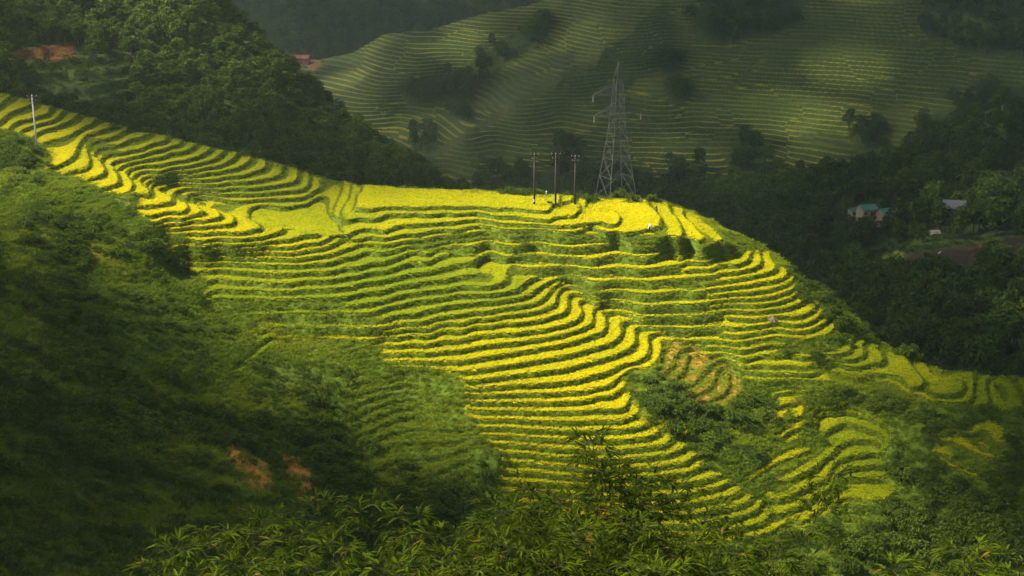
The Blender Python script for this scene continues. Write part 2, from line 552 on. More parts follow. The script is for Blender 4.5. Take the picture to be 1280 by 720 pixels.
# ----------------------------------------------------------------- what grows where (pixel outlines of the fields as they lie on the ground)
def pl(s): return [tuple(map(float, p.split(','))) for p in s.split()]
RICE_IN = [pl(s) for s in (
 # upper left field, shoulder, whole back field, front spur
 "-190,74 -70,98 0,116 60,131 120,147 180,165 230,175 300,192 400,221 450,229 560,233 640,239 740,245 800,248 830,251 860,262 880,274 900,292 904,306 925,312 948,309 962,314 972,330 990,342 996,362 1008,374 1022,383 1034,395 1047,405 1036,415 1016,421 986,421 974,424 900,426 862,428 846,422 830,428 828,440 822,452 808,461 790,461 776,470 783,482 790,497 789,505 801,508 801,516 808,527 823,536 842,544 858,555 873,565 883,579 902,590 915,598 926,610 941,618 953,625 966,639 990,645 990,652 960,668 930,676 820,690 720,662 640,626 620,604 626,590 628,566 614,556 604,545 592,524 582,512 583,498 580,478 568,462 540,455 480,454 478,428 360,425 358,416 395,415 470,410 352,408 316,392 322,387 440,384 430,378 260,375 254,366 262,350 248,338 228,330 226,322 275,318 280,312 205,312 210,304 232,301 232,290 204,288 192,279 184,268 166,258 176,246 170,240 146,242 144,236 122,234 120,226 104,224 100,216 78,216 74,209 56,208 66,196 58,182 30,166 0,158 -70,150 -190,134",
 # plots left of the valley bushes and lower ones
 "852,428 900,427 975,427 975,421 985,421 975,432 960,446 1000,438 1018,443 1018,447 1000,459 1034,461 1036,470 1041,477 1015,477 950,476 930,470 922,456 900,447 880,444",
 "965,487 985,484 1016,485 1014,490 990,494 1002,503 1005,520 998,540 988,548 972,546 990,528 992,512 985,504 976,520 968,524 972,508 976,500",
 "932,602 950,576 975,562 1005,556 1013,558 1000,569 975,580 952,594 940,602",
 "964,604 978,595 1005,580 1025,565 1040,548 1022,532 1010,518 1006,506 1040,507 1070,511 1100,520 1118,538 1112,552 1104,568 1110,582 1112,600 1120,618 1108,627 1060,627 1045,636 1022,648 1000,660 985,652 975,645 960,625 958,612 975,615 992,606 985,602",
 "1022,438 1048,436 1055,418 1066,412 1082,424 1105,436 1140,446 1180,463 1280,471 1490,480 1490,506 1270,505 1255,516 1240,502 1210,503 1170,502 1140,493 1115,476 1085,466 1040,461 1030,448",
 "1213,540 1220,528 1238,521 1252,532 1257,554 1244,558 1227,551",
 "1189,551 1199,537 1208,548 1226,561 1244,567 1264,566 1264,575 1233,575 1207,564",
 "1165,562 1177,547 1190,545 1183,558 1195,573 1222,584 1254,591 1254,597 1213,590 1185,580",
 "825,518 838,518 840,524 832,534 823,532", "852,527 864,526 862,536 850,548 842,544",
 "300,388 336,386 336,392 320,396 304,394", "325,405 342,414 340,428 324,442 308,452 300,462 290,460 308,446 318,432 322,418",
 "930,703 995,680 994,684 935,702 870,715 862,711",
)]
RICE_OUT = [pl(s) for s in (
 "505,303 560,289.5 628,286.5 690,288.5 752,288.5 778,292 822,288 830,300 812,303 770,299 735,301 640,297 600,297 562,303 535,313 515,312",
 "640,312 662,312.5 690,319 686,326 660,327 637,327 640,322", "655,335 700,336 735,344 738,352 760,364 733,366 710,350 680,340 640,336", 
 "826,268 842,302 905,309 925,316 905,316 866,311 838,315 818,313 790,313 778,303 822,302 818,287",
 "818,349 902,346 905,353 880,357 864,362 820,352", "760,396 800,398 905,398 905,404 830,404 810,402",
 "800,383 870,384 895,387 912,391 850,390 800,391",
 "110,168 140,178 152,188 132,196 118,190 104,182", "208,240 250,243 262,250 250,254 230,251 214,246", "268,252 300,254 285,264 262,258",
 "262,376 430,374 432,379 318,388 290,392", "470,412 358,415 360,420 345,412 353,407.5",
 "337,395 478,393 478,400 470,404 352,404", "1075,468 1112,472 1116,480 1060,478",
)]
SOIL = [pl(s) for s in ("832,424 858,428 885,440 910,456 928,475 930,490 905,510 868,515 838,490 852,484 832,470 818,466 826,448",
 "862,254 895,278 905,300 885,302 870,275", "105,300 130,310 160,325 172,345 160,352 135,338 112,318",
 "288,540 306,555 324,570 342,590 340,612 316,608 298,592 288,570", "354,568 374,570 388,590 388,618 370,626 360,600",  "985,492 1005,494 1000,500 988,499")]
def inside(polys, U, V, soft=1.5):
    m = np.zeros(U.shape)
    for p in polys:
        a = np.asarray(p)
        lo, hi = a.min(0) - 6, a.max(0) + 6
        s = (U > lo[0]) & (U < hi[0]) & (V > lo[1]) & (V < hi[1])
        if s.any():
            m[s] = np.maximum(m[s], smooth(sdist(p, U[s], V[s]), -soft, soft))
    return m
jk = 1 - .6 * smooth(UU, 900, 960) * smooth(VV, 470, 500)
jU = UU + jk * 4 * fbm(UU / 14, VV / 9, 3, 21)
jV = VV + jk * 2 * fbm(UU / 14, VV / 9, 3, 31)
rice_zone = inside(RICE_IN, jU, jV) * (1 - inside(RICE_OUT, jU, jV)) * ~hidden
soil_raw = inside(SOIL, UU + 6 * fbm(UU / 12, VV / 8, 3, 41), VV + 6 * fbm(UU / 12, VV / 8, 3, 51), 3.0) * ~hidden
soil = soil_raw * np.where(UU > 810, np.where(VV < 320, .3, .62), np.where((UU < 200) & (VV < 400), .4, .95)) * np.clip(.75 + 2.2 * fbm(UU / 7, VV / 5, 3, 57), .2, 1)
terr_zone = np.clip(inside(RICE_IN, UU, VV, 6) + soil_raw * (UU > 800), 0, 1)
grass_terr = np.maximum(inside([pl("440,470 590,462 590,600 470,600 430,560")], UU, VV, 12) * 0.85, inside([pl("0,280 50,290 70,330 50,420 0,420")], UU, VV, 12) * .35)
terr_zone = np.maximum(terr_zone, grass_terr)

# profile: level tread from the lip inwards, steep bank behind it
gL = slope / HSTEP
rb = np.clip(0.42 * gL, 0.10, 0.34)
n = np.floor(LL)
fr = LL - n
pairs_odd = inside([pl("560,298 700,296 800,300 848,306 846,330 868,345 880,352 888,380 905,392 915,404 880,432 850,424 800,395 735,364 690,346 600,336 560,322")], UU, VV, .5) > .5
pairs_even = inside([pl("250,375 424,375 432,382 478,404 480,428 350,428 330,400 290,396")], UU, VV, .5) > .5
for msk, sh in ((pairs_odd, 1), (pairs_even, 0)):   # here one ledge drops as far as two elsewhere
    n = np.where(msk, 2 * np.floor((LL + sh) / 2) - sh, n)
pair = (pairs_odd | pairs_even)
fr = np.where(pair, (LL - n) / 2, LL - n)
rb = np.where(pair, .42, rb)
ht = np.where(pair, 2.0, 1.0)
step = n + ht * smooth(fr, 1 - rb, 1.0) * 0.5 + ht * 0.5 * np.clip((fr - 1 + rb) / rb, 0, 1)
zq = Z0 + HSTEP * step - 0.36
zs = P[..., 2] - 0.35
big = fbm(P[..., 0] / 14, P[..., 1] / 14, 4, 61)
small = fbm(P[..., 0] / 3.2, P[..., 1] / 3.2, 4, 71)
rough_ground = (1 - terr_zone) * (2.2 * big + 1.3 * fbm(P[..., 0] / 6.5, P[..., 1] / 6.5, 3, 66) + 0.7 * small) * ~hidden
FIN = P.copy()
FIN[..., 2] = np.where(hidden, P[..., 2] - 0.4, zs * (1 - terr_zone) + zq * terr_zone + rough_ground)
deep = np.full(UU.shape, .80)
def deeper(poly, val, soft):
    global deep
    m = inside([pl(poly)], UU, VV, soft)
    deep = deep * (1 - m) + val * m
deeper("560,292 900,296 1060,400 1050,480 900,470 700,350 600,330", .70, 12)
deeper("240,332 470,318 620,335 690,370 560,390 480,415 340,425", .66, 12)
deeper("600,520 840,540 1000,640 1000,700 640,700", .74, 15)
deeper("-70,90 200,160 410,220 420,260 200,245 60,165 -70,150", .60, 12)
deep = np.where(pair, .86, deep)
tread = ((fr < (1 - rb) * deep) & (fr > np.clip(.16 * gL, .0, .14) * np.where(pair, .5, 1)) & (slope < 2.5)).astype(float)
rice_m = rice_zone * tread * (1 - np.clip(soil * 1.6, 0, 1))

# ripeness of the crop, field by field
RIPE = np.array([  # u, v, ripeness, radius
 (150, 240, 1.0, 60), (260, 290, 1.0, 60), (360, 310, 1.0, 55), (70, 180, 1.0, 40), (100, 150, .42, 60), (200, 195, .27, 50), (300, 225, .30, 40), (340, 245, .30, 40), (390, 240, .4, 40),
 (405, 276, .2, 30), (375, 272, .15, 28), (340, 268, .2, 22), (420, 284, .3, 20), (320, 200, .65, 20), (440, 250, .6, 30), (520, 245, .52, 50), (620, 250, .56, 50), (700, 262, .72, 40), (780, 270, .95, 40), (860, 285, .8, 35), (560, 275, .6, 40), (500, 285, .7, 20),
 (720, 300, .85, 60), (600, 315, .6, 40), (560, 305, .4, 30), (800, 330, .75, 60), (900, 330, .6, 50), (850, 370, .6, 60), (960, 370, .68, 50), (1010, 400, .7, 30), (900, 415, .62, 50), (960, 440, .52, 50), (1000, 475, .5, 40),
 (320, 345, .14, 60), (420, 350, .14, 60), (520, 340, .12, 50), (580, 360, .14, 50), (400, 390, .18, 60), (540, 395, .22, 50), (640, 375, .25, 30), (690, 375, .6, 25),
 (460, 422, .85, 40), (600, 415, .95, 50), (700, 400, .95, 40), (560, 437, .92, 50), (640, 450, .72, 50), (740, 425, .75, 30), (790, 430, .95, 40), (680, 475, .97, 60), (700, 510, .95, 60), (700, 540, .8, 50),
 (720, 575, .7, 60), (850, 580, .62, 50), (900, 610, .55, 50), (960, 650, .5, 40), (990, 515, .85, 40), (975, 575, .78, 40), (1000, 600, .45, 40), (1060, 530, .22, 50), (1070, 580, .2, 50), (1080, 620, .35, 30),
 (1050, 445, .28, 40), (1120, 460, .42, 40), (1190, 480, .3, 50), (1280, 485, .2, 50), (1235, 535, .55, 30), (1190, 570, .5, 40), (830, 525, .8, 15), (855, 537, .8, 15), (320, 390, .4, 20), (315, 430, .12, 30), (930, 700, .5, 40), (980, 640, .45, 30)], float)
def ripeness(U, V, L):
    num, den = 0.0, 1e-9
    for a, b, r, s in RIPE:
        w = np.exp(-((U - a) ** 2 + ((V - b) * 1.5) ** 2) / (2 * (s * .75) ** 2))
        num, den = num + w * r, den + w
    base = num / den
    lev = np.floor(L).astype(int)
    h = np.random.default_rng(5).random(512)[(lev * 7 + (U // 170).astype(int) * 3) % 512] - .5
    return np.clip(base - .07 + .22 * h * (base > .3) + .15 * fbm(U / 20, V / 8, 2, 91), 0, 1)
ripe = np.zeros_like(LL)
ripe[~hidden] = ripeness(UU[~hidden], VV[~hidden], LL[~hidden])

front_clear = np.maximum(inside(SOIL[2:5], UU, VV - 7, 4) + inside(SOIL[2:5], UU, VV - 15, 4), np.maximum(inside(RICE_IN, UU, VV - 6, 3), inside(RICE_IN, UU, VV - 13, 3)))
front_clear = np.clip(front_clear, 0, 1)
def ground_at(u, v):
    """the built ground at a pixel of the photograph (visible sheet)"""
    ci = np.clip((np.asarray(u, float) - ug[0]) / (ug[1] - ug[0]), 0, NU - 1.001)
    c = np.round(ci).astype(int)
    s0, c0 = sil_v(u), crest_v(u)
    rb_ = R_B0 + np.clip((v - s0) / np.maximum(c0 - s0, 1e-6), 0, 1) * (NB - 1)
    rf_ = R_F0 + np.clip((v - c0) / (V_BOT - c0), 0, 1) * (NF - 1)
    r = np.round(np.where(np.asarray(v) < c0, rb_, rf_)).astype(int)
    return FIN[r, c]
# ----------------------------------------------------------------- ground materials
def ground_mat(name, g0, g1, rice_a, rice_b, dirt, nscale=0.5, bump=0.25, has_crop=True):
    m, nt, out = new_mat(name)
    n1, n2 = noise(nt, nscale, 5), noise(nt, nscale * 9, 4)
    c = mixc(nt, ramp(nt, n1, .35, .68), g0, g1)
    c = mixc(nt, ramp(nt, n2, .3, .75), c, tuple(x * .62 for x in g0))
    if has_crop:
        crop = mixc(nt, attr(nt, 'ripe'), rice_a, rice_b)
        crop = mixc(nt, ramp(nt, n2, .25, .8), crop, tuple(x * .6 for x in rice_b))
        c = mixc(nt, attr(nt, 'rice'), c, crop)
    d = mixc(nt, ramp(nt, n2, .3, .7), dirt, tuple(x * .55 for x in dirt))
    c = mixc(nt, attr(nt, 'soil'), c, d)
    principled(nt, out, c, .95, .1, bump=n2, bdist=bump, bstr=.8)
    return m

MAIN_GROUND = ground_mat('hillside_grass_and_crop', (.045, .075, .006), (.07, .105, .008), (.13, .20, .008), (.46, .37, .006), (.36, .145, .028))
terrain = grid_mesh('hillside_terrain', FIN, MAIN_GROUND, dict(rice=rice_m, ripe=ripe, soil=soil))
tag(terrain, 'stepped green spur running from the left shoulder down to the right', 'hillside', kind='structure')

# ----------------------------------------------------------------- plants used many times over
CR, CN = [], []
def rand_dir(up=0.0):
    z = random.uniform(-1 + up, 1)
    a = random.uniform(0, 2 * math.pi)
    r = math.sqrt(max(0, 1 - z * z))
    return Vector((r * math.cos(a), r * math.sin(a), z))

def leaf_quad(v, f, base, d, L, W, droop=0.3, side=None):
    d = d.normalized()
    s = d.cross(Vector((0, 0, 1)))
    if s.length < 0.05: s = Vector((1, 0, 0))
    s.normalize()
    if side: s = (s + side * rand_dir()).normalized()
    k = len(v)
    mid = base + d * L * .5
    tip = base + d * L + Vector((0, 0, -droop * L))
    v += [base, mid + s * W * .5, tip, mid - s * W * .5]
    f += [(k, k + 1, k + 2, k + 3)]

def tuft_mesh(name, mat, n, h, spread, w, droop):
    v, f, tip_a = [], [], []
    for _ in range(n):
        a = random.uniform(0, 2 * math.pi)
        r = random.uniform(0, spread)
        b = Vector((math.cos(a) * r, math.sin(a) * r, -.05))
        L = h * random.uniform(.7, 1.1)
        lean = random.uniform(.05, .5)
        d = Vector((math.cos(a) * lean, math.sin(a) * lean, 1)).normalized()
        s = Vector((-math.sin(a), math.cos(a), 0))
        if random.random() < .5: s = (s + Vector((math.cos(a), math.sin(a), 0)) * random.uniform(-1, 1)).normalized()
        k = len(v)
        m = b + d * L * .66
        e = m + d * L * .25 + Vector((math.cos(a), math.sin(a), -.2)) * droop * L * .6
        tip = e + Vector((math.cos(a), math.sin(a), -.9)) * droop * L
        v += [b - s * w * .35, b + s * w * .35, m + s * w * .5, m - s * w * .5, e + s * w * .6, e - s * w * .6, tip]
        tip_a += [0, 0, .55, .55, 1, 1, 1]
        f += [(k, k + 1, k + 2, k + 3), (k + 3, k + 2, k + 4, k + 5), (k + 5, k + 4, k + 6)]
    me = mesh_from(name, v, f, [mat])
    at = me.attributes.new('tip', 'FLOAT', 'POINT')
    at.data.foreach_set('value', tip_a)
    return me

def clump_mesh(name, mat, n, leaf, flat=.75):
    """unit leafy cushion, radius about .5"""
    v, f = [], []
    for _ in range(n):
        d = rand_dir(.75)
        rr = random.uniform(.62, 1.05) * .5
        p = Vector((d.x * rr, d.y * rr, max(0, d.z) * rr * flat * 1.3))
        dd = (d + rand_dir() * .7 + Vector((0, 0, .25))).normalized()
        leaf_quad(v, f, p - dd * leaf * .4, dd, leaf * random.uniform(.7, 1.3), leaf * random.uniform(.4, .6), .35, .5)
    return mesh_from(name, v, f, [mat])

def tree_mesh(name, leaf_m, bark_m, h=1.0, nlobe=9, nleaf=60, leaf=.11, spread=.36, conic=0.0):
    """unit-height tree: tapered trunk, limbs, lobes of leaf faces"""
    mb = MB()
    top = Vector((random.uniform(-.04, .04), random.uniform(-.04, .04), .72))
    mb.tube([(0, 0, -.12), (0, 0, .2), tuple(top * .6), tuple(top)], [.032, .026, .018, .006], 6, 1)
    v, f = [], []
    for i in range(nlobe):
        z = .36 + .62 * (i + random.random()) / nlobe
        rad = spread * (1 - conic * (z - .3) / .7) * math.sqrt(max(.05, 1 - ((z - .58) / .46) ** 2))
        a = i * 2.4 + random.uniform(-.5, .5)
        c = Vector((math.cos(a) * rad * random.uniform(.35, .85), math.sin(a) * rad * random.uniform(.35, .85), z))
        mb.tube([(0, 0, max(.15, z - .25)), tuple(c)], [.012, .004], 4, 1, False)
        lr = random.uniform(.11, .19) * (1 - .35 * conic)
        for _ in range(nleaf):
            d = rand_dir(.3)
            p = c + Vector((d.x, d.y, d.z * .7)) * lr * random.uniform(.55, 1.1)
            dd = (d + rand_dir() * .8).normalized()
            leaf_quad(v, f, p - dd * leaf * .5, dd, leaf * random.uniform(.7, 1.3), leaf * random.uniform(.45, .7), .3, .6)
    mb.add(v, f, 0)
    return mb.mesh(name, [leaf_m, bark_m])

def rice_mat(name):
    m, nt, out = new_mat(name)
    g = nt.nodes.new('ShaderNodeNewGeometry')
    r = attr(nt, 'ripe', True)
    ripe_c = mixc(nt, g.outputs['Random Per Island'], (.46, .38, .004), (.72, .63, .006))
    green_c = mixc(nt, g.outputs['Random Per Island'], (.12, .20, .006), (.24, .34, .008))
    ears = mixc(nt, r, green_c, ripe_c)
    leaf_shader(nt, out, mixc(nt, ramp(nt, attr(nt, 'tip'), .45, .95), mixc(nt, r, (.060, .105, .006), (.115, .135, .007)), ears), .32, .8, .08)
    return m
RICE_M = rice_mat('rice_blades')
def grass_mat(name):
    m, nt, out = new_mat(name)
    g = nt.nodes.new('ShaderNodeNewGeometry')
    a = mixc(nt, g.outputs['Random Per Island'], (.045, .080, .004), (.085, .130, .006))
    b = mixc(nt, g.outputs['Random Per Island'], (.110, .145, .006), (.190, .215, .010))
    leaf_shader(nt, out, mixc(nt, attr(nt, 'ripe', True), a, b), .3, .8, .06)
    return m
GRASS_M = grass_mat('grass_blades')
SHRUB_M = foliage_mat('shrub_leaves', (.013, .034, .003), (.062, .094, .006), .28)
TREE_M = foliage_mat('woodland_leaves', (.010, .034, .004), (.080, .122, .010), .25)
BARK_M = plain_mat('bark', (.10, .075, .05), .9, .1)

PROTO = {}
def proto_set(key, meshes):
    c = bpy.data.collections.new(key)
    for i, me in enumerate(meshes):
        c.objects.link(bpy.data.objects.new('%s_%d' % (key, i), me))
    PROTO[key] = c
    return c
proto_set('rice_tuft', [tuft_mesh('rice_tuft', RICE_M, 16, .46, .11, .028, .16) for _ in range(4)])
proto_set('grass_tuft', [tuft_mesh('grass_tuft', GRASS_M, 22, .34, .24, .03, .3) for _ in range(4)])
proto_set('leafy_clump', [clump_mesh('leafy_clump', SHRUB_M, 190, .14) for _ in range(4)])
proto_set('woodland_tree', [tree_mesh('woodland_tree', TREE_M, BARK_M, nlobe=9 + i, nleaf=34, leaf=.13, spread=.30 + .05 * (i % 3), conic=.5 * (i % 2)) for i in range(5)])

def instance_object(name, key, pos, scl, rot=None, ripe_v=None, label=None, cat=None):
    n = len(pos)
    me = bpy.data.meshes.new(name)
    me.vertices.add(n)
    me.vertices.foreach_set('co', np.asarray(pos, np.float32).reshape(-1))
    def at(k, typ, arr, prop='value'):
        a = me.attributes.new(k, typ, 'POINT')
        a.data.foreach_set(prop, np.asarray(arr).reshape(-1))
    if rot is None:
        rot = np.stack([RNG.normal(0, .08, n), RNG.normal(0, .08, n), RNG.uniform(0, 6.283, n)], -1)
    scl = np.asarray(scl, np.float32)
    if scl.ndim == 1: scl = np.repeat(scl[:, None], 3, 1)
    at('rot', 'FLOAT_VECTOR', rot.astype(np.float32), 'vector')
    at('scl', 'FLOAT_VECTOR', scl, 'vector')
    at('ripe', 'FLOAT', np.zeros(n, np.float32) if ripe_v is None else ripe_v.astype(np.float32))
    at('pick', 'INT', RNG.integers(0, 1000, n).astype(np.int32))
    o = link(bpy.data.objects.new(name, me))
    ng = bpy.data.node_groups.new(name, 'GeometryNodeTree')
    ng.interface.new_socket('Geometry', in_out='INPUT', socket_type='NodeSocketGeometry')
    ng.interface.new_socket('Geometry', in_out='OUTPUT', socket_type='NodeSocketGeometry')
    gi, go = ng.nodes.new('NodeGroupInput'), ng.nodes.new('NodeGroupOutput')
    mp = ng.nodes.new('GeometryNodeMeshToPoints')
    ip = ng.nodes.new('GeometryNodeInstanceOnPoints')
    ci = ng.nodes.new('GeometryNodeCollectionInfo')
    ci.inputs['Collection'].default_value = PROTO[key]
    ci.inputs['Separate Children'].default_value = True
    ci.inputs['Reset Children'].default_value = True
    def na(k, t):
        x = ng.nodes.new('GeometryNodeInputNamedAttribute')
        x.data_type = t
        x.inputs['Name'].default_value = k
        return x.outputs['Attribute']
    L = ng.links.new
    L(gi.outputs[0], mp.inputs[0]); L(mp.outputs[0], ip.inputs['Points'])
    L(ci.outputs[0], ip.inputs['Instance'])
    ip.inputs['Pick Instance'].default_value = True
    L(na('pick', 'INT'), ip.inputs['Instance Index'])
    L(na('rot', 'FLOAT_VECTOR'), ip.inputs['Rotation'])
    L(na('scl', 'FLOAT_VECTOR'), ip.inputs['Scale'])
    L(ip.outputs[0], go.inputs[0])
    mod = o.modifiers.new('grow', 'NODES')
    mod.node_group = ng
    return tag(o, label, cat, kind='stuff')

def scatter(P, dens, n_per_m2, mask_rows=None, cap=400000):
    """random points on the sheet: density (0..1) times n_per_m2 per square metre of sloping ground"""
    e1 = P[1:, :-1] - P[:-1, :-1]
    e2 = P[:-1, 1:] - P[:-1, :-1]
    area = np.linalg.norm(np.cross(e1, e2), axis=-1)
    w = area * dens[:-1, :-1]
    tot = w.sum() * n_per_m2
    n = int(min(tot, cap))
    c = np.cumsum(w.ravel())
    k = np.searchsorted(c, RNG.random(n) * c[-1])
    r, q = np.unravel_index(np.clip(k, 0, w.size - 1), w.shape)
    a, b = RNG.random((n, 1)), RNG.random((n, 1))
    p = (P[r, q] * (1 - a) + P[r + 1, q] * a) * (1 - b) + (P[r, q + 1] * (1 - a) + P[r + 1, q + 1] * a) * b
    return p, r, q

vis = (~hidden).astype(float)
steep_ok = (slope < 6).astype(float)
# rice standing on every tread, one crop object per slope
zone_id = np.where(UU * 0 + VV < crest_v(UU), 1, 0)
sh = (LL > -.3) & (zone_id == 0) & (UU < 480)
lowr = (zone_id == 0) & (((UU > 925) & (VV > 500)) | ((UU > 1010) & (VV > 420)))
upl = (zone_id == 1) & (UU < 432)
mid = (zone_id == 0) & ~sh & ~lowr
bak = ~(sh | lowr | upl | mid)
for nm, z, lab in (('rice_crop', sh, 'golden ripe rice on the bright shoulder at the left'),
                   ('rice_crop', upl, 'yellow green rice on the upper left ledges below the wooded hill'),
                   ('rice_crop', mid, 'long curved rows of green and golden rice on the central spur'),
                   ('rice_crop', bak, 'yellow rice on the wide ledges below the three dark poles'),
                   ('rice_crop', lowr, 'dim green rice round the bowl of ledges at lower right')):
    p, r, q = scatter(FIN, rice_m * z * vis * steep_ok, 22.0)
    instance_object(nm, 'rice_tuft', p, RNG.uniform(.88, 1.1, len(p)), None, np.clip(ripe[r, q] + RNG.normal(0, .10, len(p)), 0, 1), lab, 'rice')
    print(nm, len(p))
# grass on the banks between the treads
bank = np.clip(terr_zone * (1 - rice_m) * vis - soil * .55, 0, 1) * steep_ok
p, r, q = scatter(FIN, bank * np.clip(.8 + 1.5 * small, .2, 1), 8.0)
instance_object('bank_grass', 'grass_tuft', p, RNG.uniform(.6, 1.3, len(p)), None, np.clip(.65 + RNG.normal(0, .2, len(p)), 0, 1), 'green grass on the banks between the ledges', 'grass')
print('bank', len(p))
# rough slopes: grass with patches of leafy undergrowth
wild = np.clip((1 - terr_zone) * vis - soil * .9, 0, 1) * steep_ok
patch = np.maximum(smooth(big + .5 * small, -.02, .14) * (1 - .8 * smooth(grass_terr, .05, .5)), smooth(sdist(pl('1030,475 1150,500 1290,500 1420,480 1420,760 960,760 1010,670 1120,640 1130,560 1100,505'), UU, VV), -8, 8) * .9)
p, r, q = scatter(FIN, wild * (1 - .85 * patch), 6.0)
instance_object('slope_grass', 'grass_tuft', p, RNG.uniform(.8, 1.9, len(p)), None, np.clip(.42 + 2.2 * fbm(p[:, 0] / 9, p[:, 1] / 9, 4, 97) + RNG.normal(0, .12, len(p)), 0, 1), 'rough grass on the uncultivated slopes', 'grass')
print('slope grass', len(p))
p, r, q = scatter(FIN, wild * (.06 + .94 * patch) * (1 - .7 * front_clear), .85)
s = RNG.uniform(.6, 1.2, len(p)) * RNG.uniform(.8, 2.0, len(p))
instance_object('undergrowth', 'leafy_clump', p, np.stack([s, s, s * RNG.uniform(.7, 1.2, len(p))], -1), None, None, 'dark leafy undergrowth covering the uncultivated slopes', 'undergrowth')
print('undergrowth', len(p))

thick = smooth(fbm(P[..., 0] / 17, P[..., 1] / 17, 4, 161) + .35 * fbm(P[..., 0] / 4, P[..., 1] / 4, 2, 163), .06, .13) * (1 - smooth(grass_terr, .05, .5))
def bush_mesh(name, nlobe, nleaf, leaf, leaf_m):
    v, f = [], []
    mb = MB()
    for i in range(nlobe):
        a = i * 2.4 + random.uniform(-.4, .4)
        r = math.sqrt((i + .3) / nlobe) * .55
        c = Vector((math.cos(a) * r, math.sin(a) * r, random.uniform(.2, .75) * (1 - .5 * r)))
        mb.tube([(0, 0, -.15), tuple(c * .6), tuple(c)], [.03, .018, .008], 4, 1, False)
        lr = random.uniform(.18, .3)
        for _ in range(nleaf):
            d = rand_dir(.4)
            p = c + Vector((d.x, d.y, d.z * .8)) * lr * random.uniform(.6, 1.1)
            dd = (d + rand_dir() * .7 + Vector((0, 0, .2))).normalized()
            leaf_quad(v, f, p - dd * leaf * .4, dd, leaf * random.uniform(.7, 1.3), leaf * random.uniform(.3, .5), .4, .5)
    mb.add(v, f, 0)
    return mb.mesh(name, [leaf_m, BARK_M])
proto_set('thicket_shrub', [bush_mesh('thicket_shrub', 7 + i, 42, .15 + .02 * i, SHRUB_M) for i in range(4)])
p, r, q = scatter(FIN, wild * thick * (1 - .93 * front_clear), .42)
s_ = RNG.uniform(.9, 1.8, len(p)) * RNG.uniform(.7, 1.6, len(p))
instance_object('thicket', 'thicket_shrub', p, np.stack([s_, s_, s_ * RNG.uniform(.7, 1.2, len(p))], -1), None, None, 'thickets of dark shrubs in patches on the uncultivated slopes', 'thicket')
print('thicket', len(p))
# ----------------------------------------------------------------- hills behind, each a real sheet of ground
def patch_grid(u0, u1, nu, top, bot, nv, pts, wob=None):
    """sheet between two picture lines, depth interpolated from measured points"""
    U = np.linspace(u0, u1, nu)
    T, Bo = np.interp(U, *np.array(top, float).T), np.interp(U, *np.array(bot, float).T)
    V = T[None] + (Bo - T)[None] * np.linspace(0, 1, nv)[:, None]
    Ug = np.broadcast_to(U[None], V.shape)
    a = np.array(pts, float)
    f = TPS(a[:, :2], a[:, 2], lam=1e-3)
    ri, ci = np.linspace(0, nv - 1, max(8, nv // 6)).astype(int), np.linspace(0, nu - 1, max(8, nu // 6)).astype(int)
    G = f(Ug[np.ix_(ri, ci)], V[np.ix_(ri, ci)])
    G = np.stack([np.interp(np.arange(nu), ci, g) for g in G])
    G = np.stack([np.interp(np.arange(nv), ri, g) for g in G.T], 1)
    if wob is not None: G = G + wob(Ug, V)
    for r in range(nv - 2, -1, -1):
        G[r] = np.maximum(G[r], G[r + 1] + .05)
    return Ug, V, at_depth(Ug, V, G)

def add_skirt(P, drop=.5, reach=80.0, n=10):
    ridge = P[0]
    d = (np.linspace(1, 0.03, n) ** 2 * reach)[:, None]
    h = ridge[:, :2] / np.linalg.norm(ridge[:, :2], axis=1, keepdims=True)
    S = np.empty((n, P.shape[1], 3))
    S[..., :2] = ridge[None, :, :2] + h[None] * d[..., None]
    S[..., 2] = ridge[None, :, 2] - drop * d
    return np.concatenate([S, P])

# wooded hill at upper left
LH_SIL = [(-120, -150), (100, -120), (200, -60), (262, 0), (300, 30), (342, 66), (380, 100), (420, 140), (460, 165), (500, 194), (530, 212), (556, 232), (575, 246), (600, 262)]
LH_PTS = [(-100, -150, 470), (-100, 0, 395), (-100, 120, 345), (0, -80, 435), (0, 0, 400), (0, 60, 372), (0, 130, 340), (150, -60, 440), (150, 30, 398), (150, 100, 362), (150, 165, 336), (262, 0, 430), (250, 80, 388), (260, 180, 338),
          (342, 66, 420), (350, 130, 380), (360, 205, 342), (420, 140, 415), (430, 190, 375), (430, 225, 350), (500, 194, 405), (500, 230, 372), (556, 232, 395), (560, 262, 370), (300, 260, 318), (0, 200, 312), (-100, 220, 305), (150, 230, 312), (450, 270, 345), (600, 265, 385)]
lhU, lhV, lhP = patch_grid(-120, 600, 360, LH_SIL, [(-120, 220), (150, 225), (300, 250), (450, 275), (575, 280), (600, 290)], 240, LH_PTS,
                           lambda U, V: 10 * fbm(U / 60, V / 45, 4, 201) + 9 * np.sin((U * .8 - V * .9) / 33) * .35)
cutter = inside([pl("20,60 170,60 175,150 60,135 10,112")], lhU, lhV, 8)
lhZ = lhP[..., 2] / 2.4
lhP[..., 2] = np.where(cutter > .01, lhP[..., 2] * (1 - cutter) + cutter * 2.4 * (np.floor(lhZ) + smooth(lhZ - np.floor(lhZ), .55, 1)), lhP[..., 2])
lh_soil = inside([pl("-40,66 40,60 92,51 95,62 60,70 20,66 -40,73"), pl("55,72 96,64 95,70 60,76")], lhU + 4 * fbm(lhU / 10, lhV / 6, 3, 5), lhV + 3 * fbm(lhU / 9, lhV / 6, 3, 6), 1.5)
WILD_GROUND = ground_mat('woodland_floor', (.026, .045, .010), (.050, .075, .014), (0, 0, 0), (0, 0, 0), (.16, .07, .025), .12, .4, False)
lhS = add_skirt(lhP, .8, 90)
pad = np.zeros((10, lhP.shape[1]))
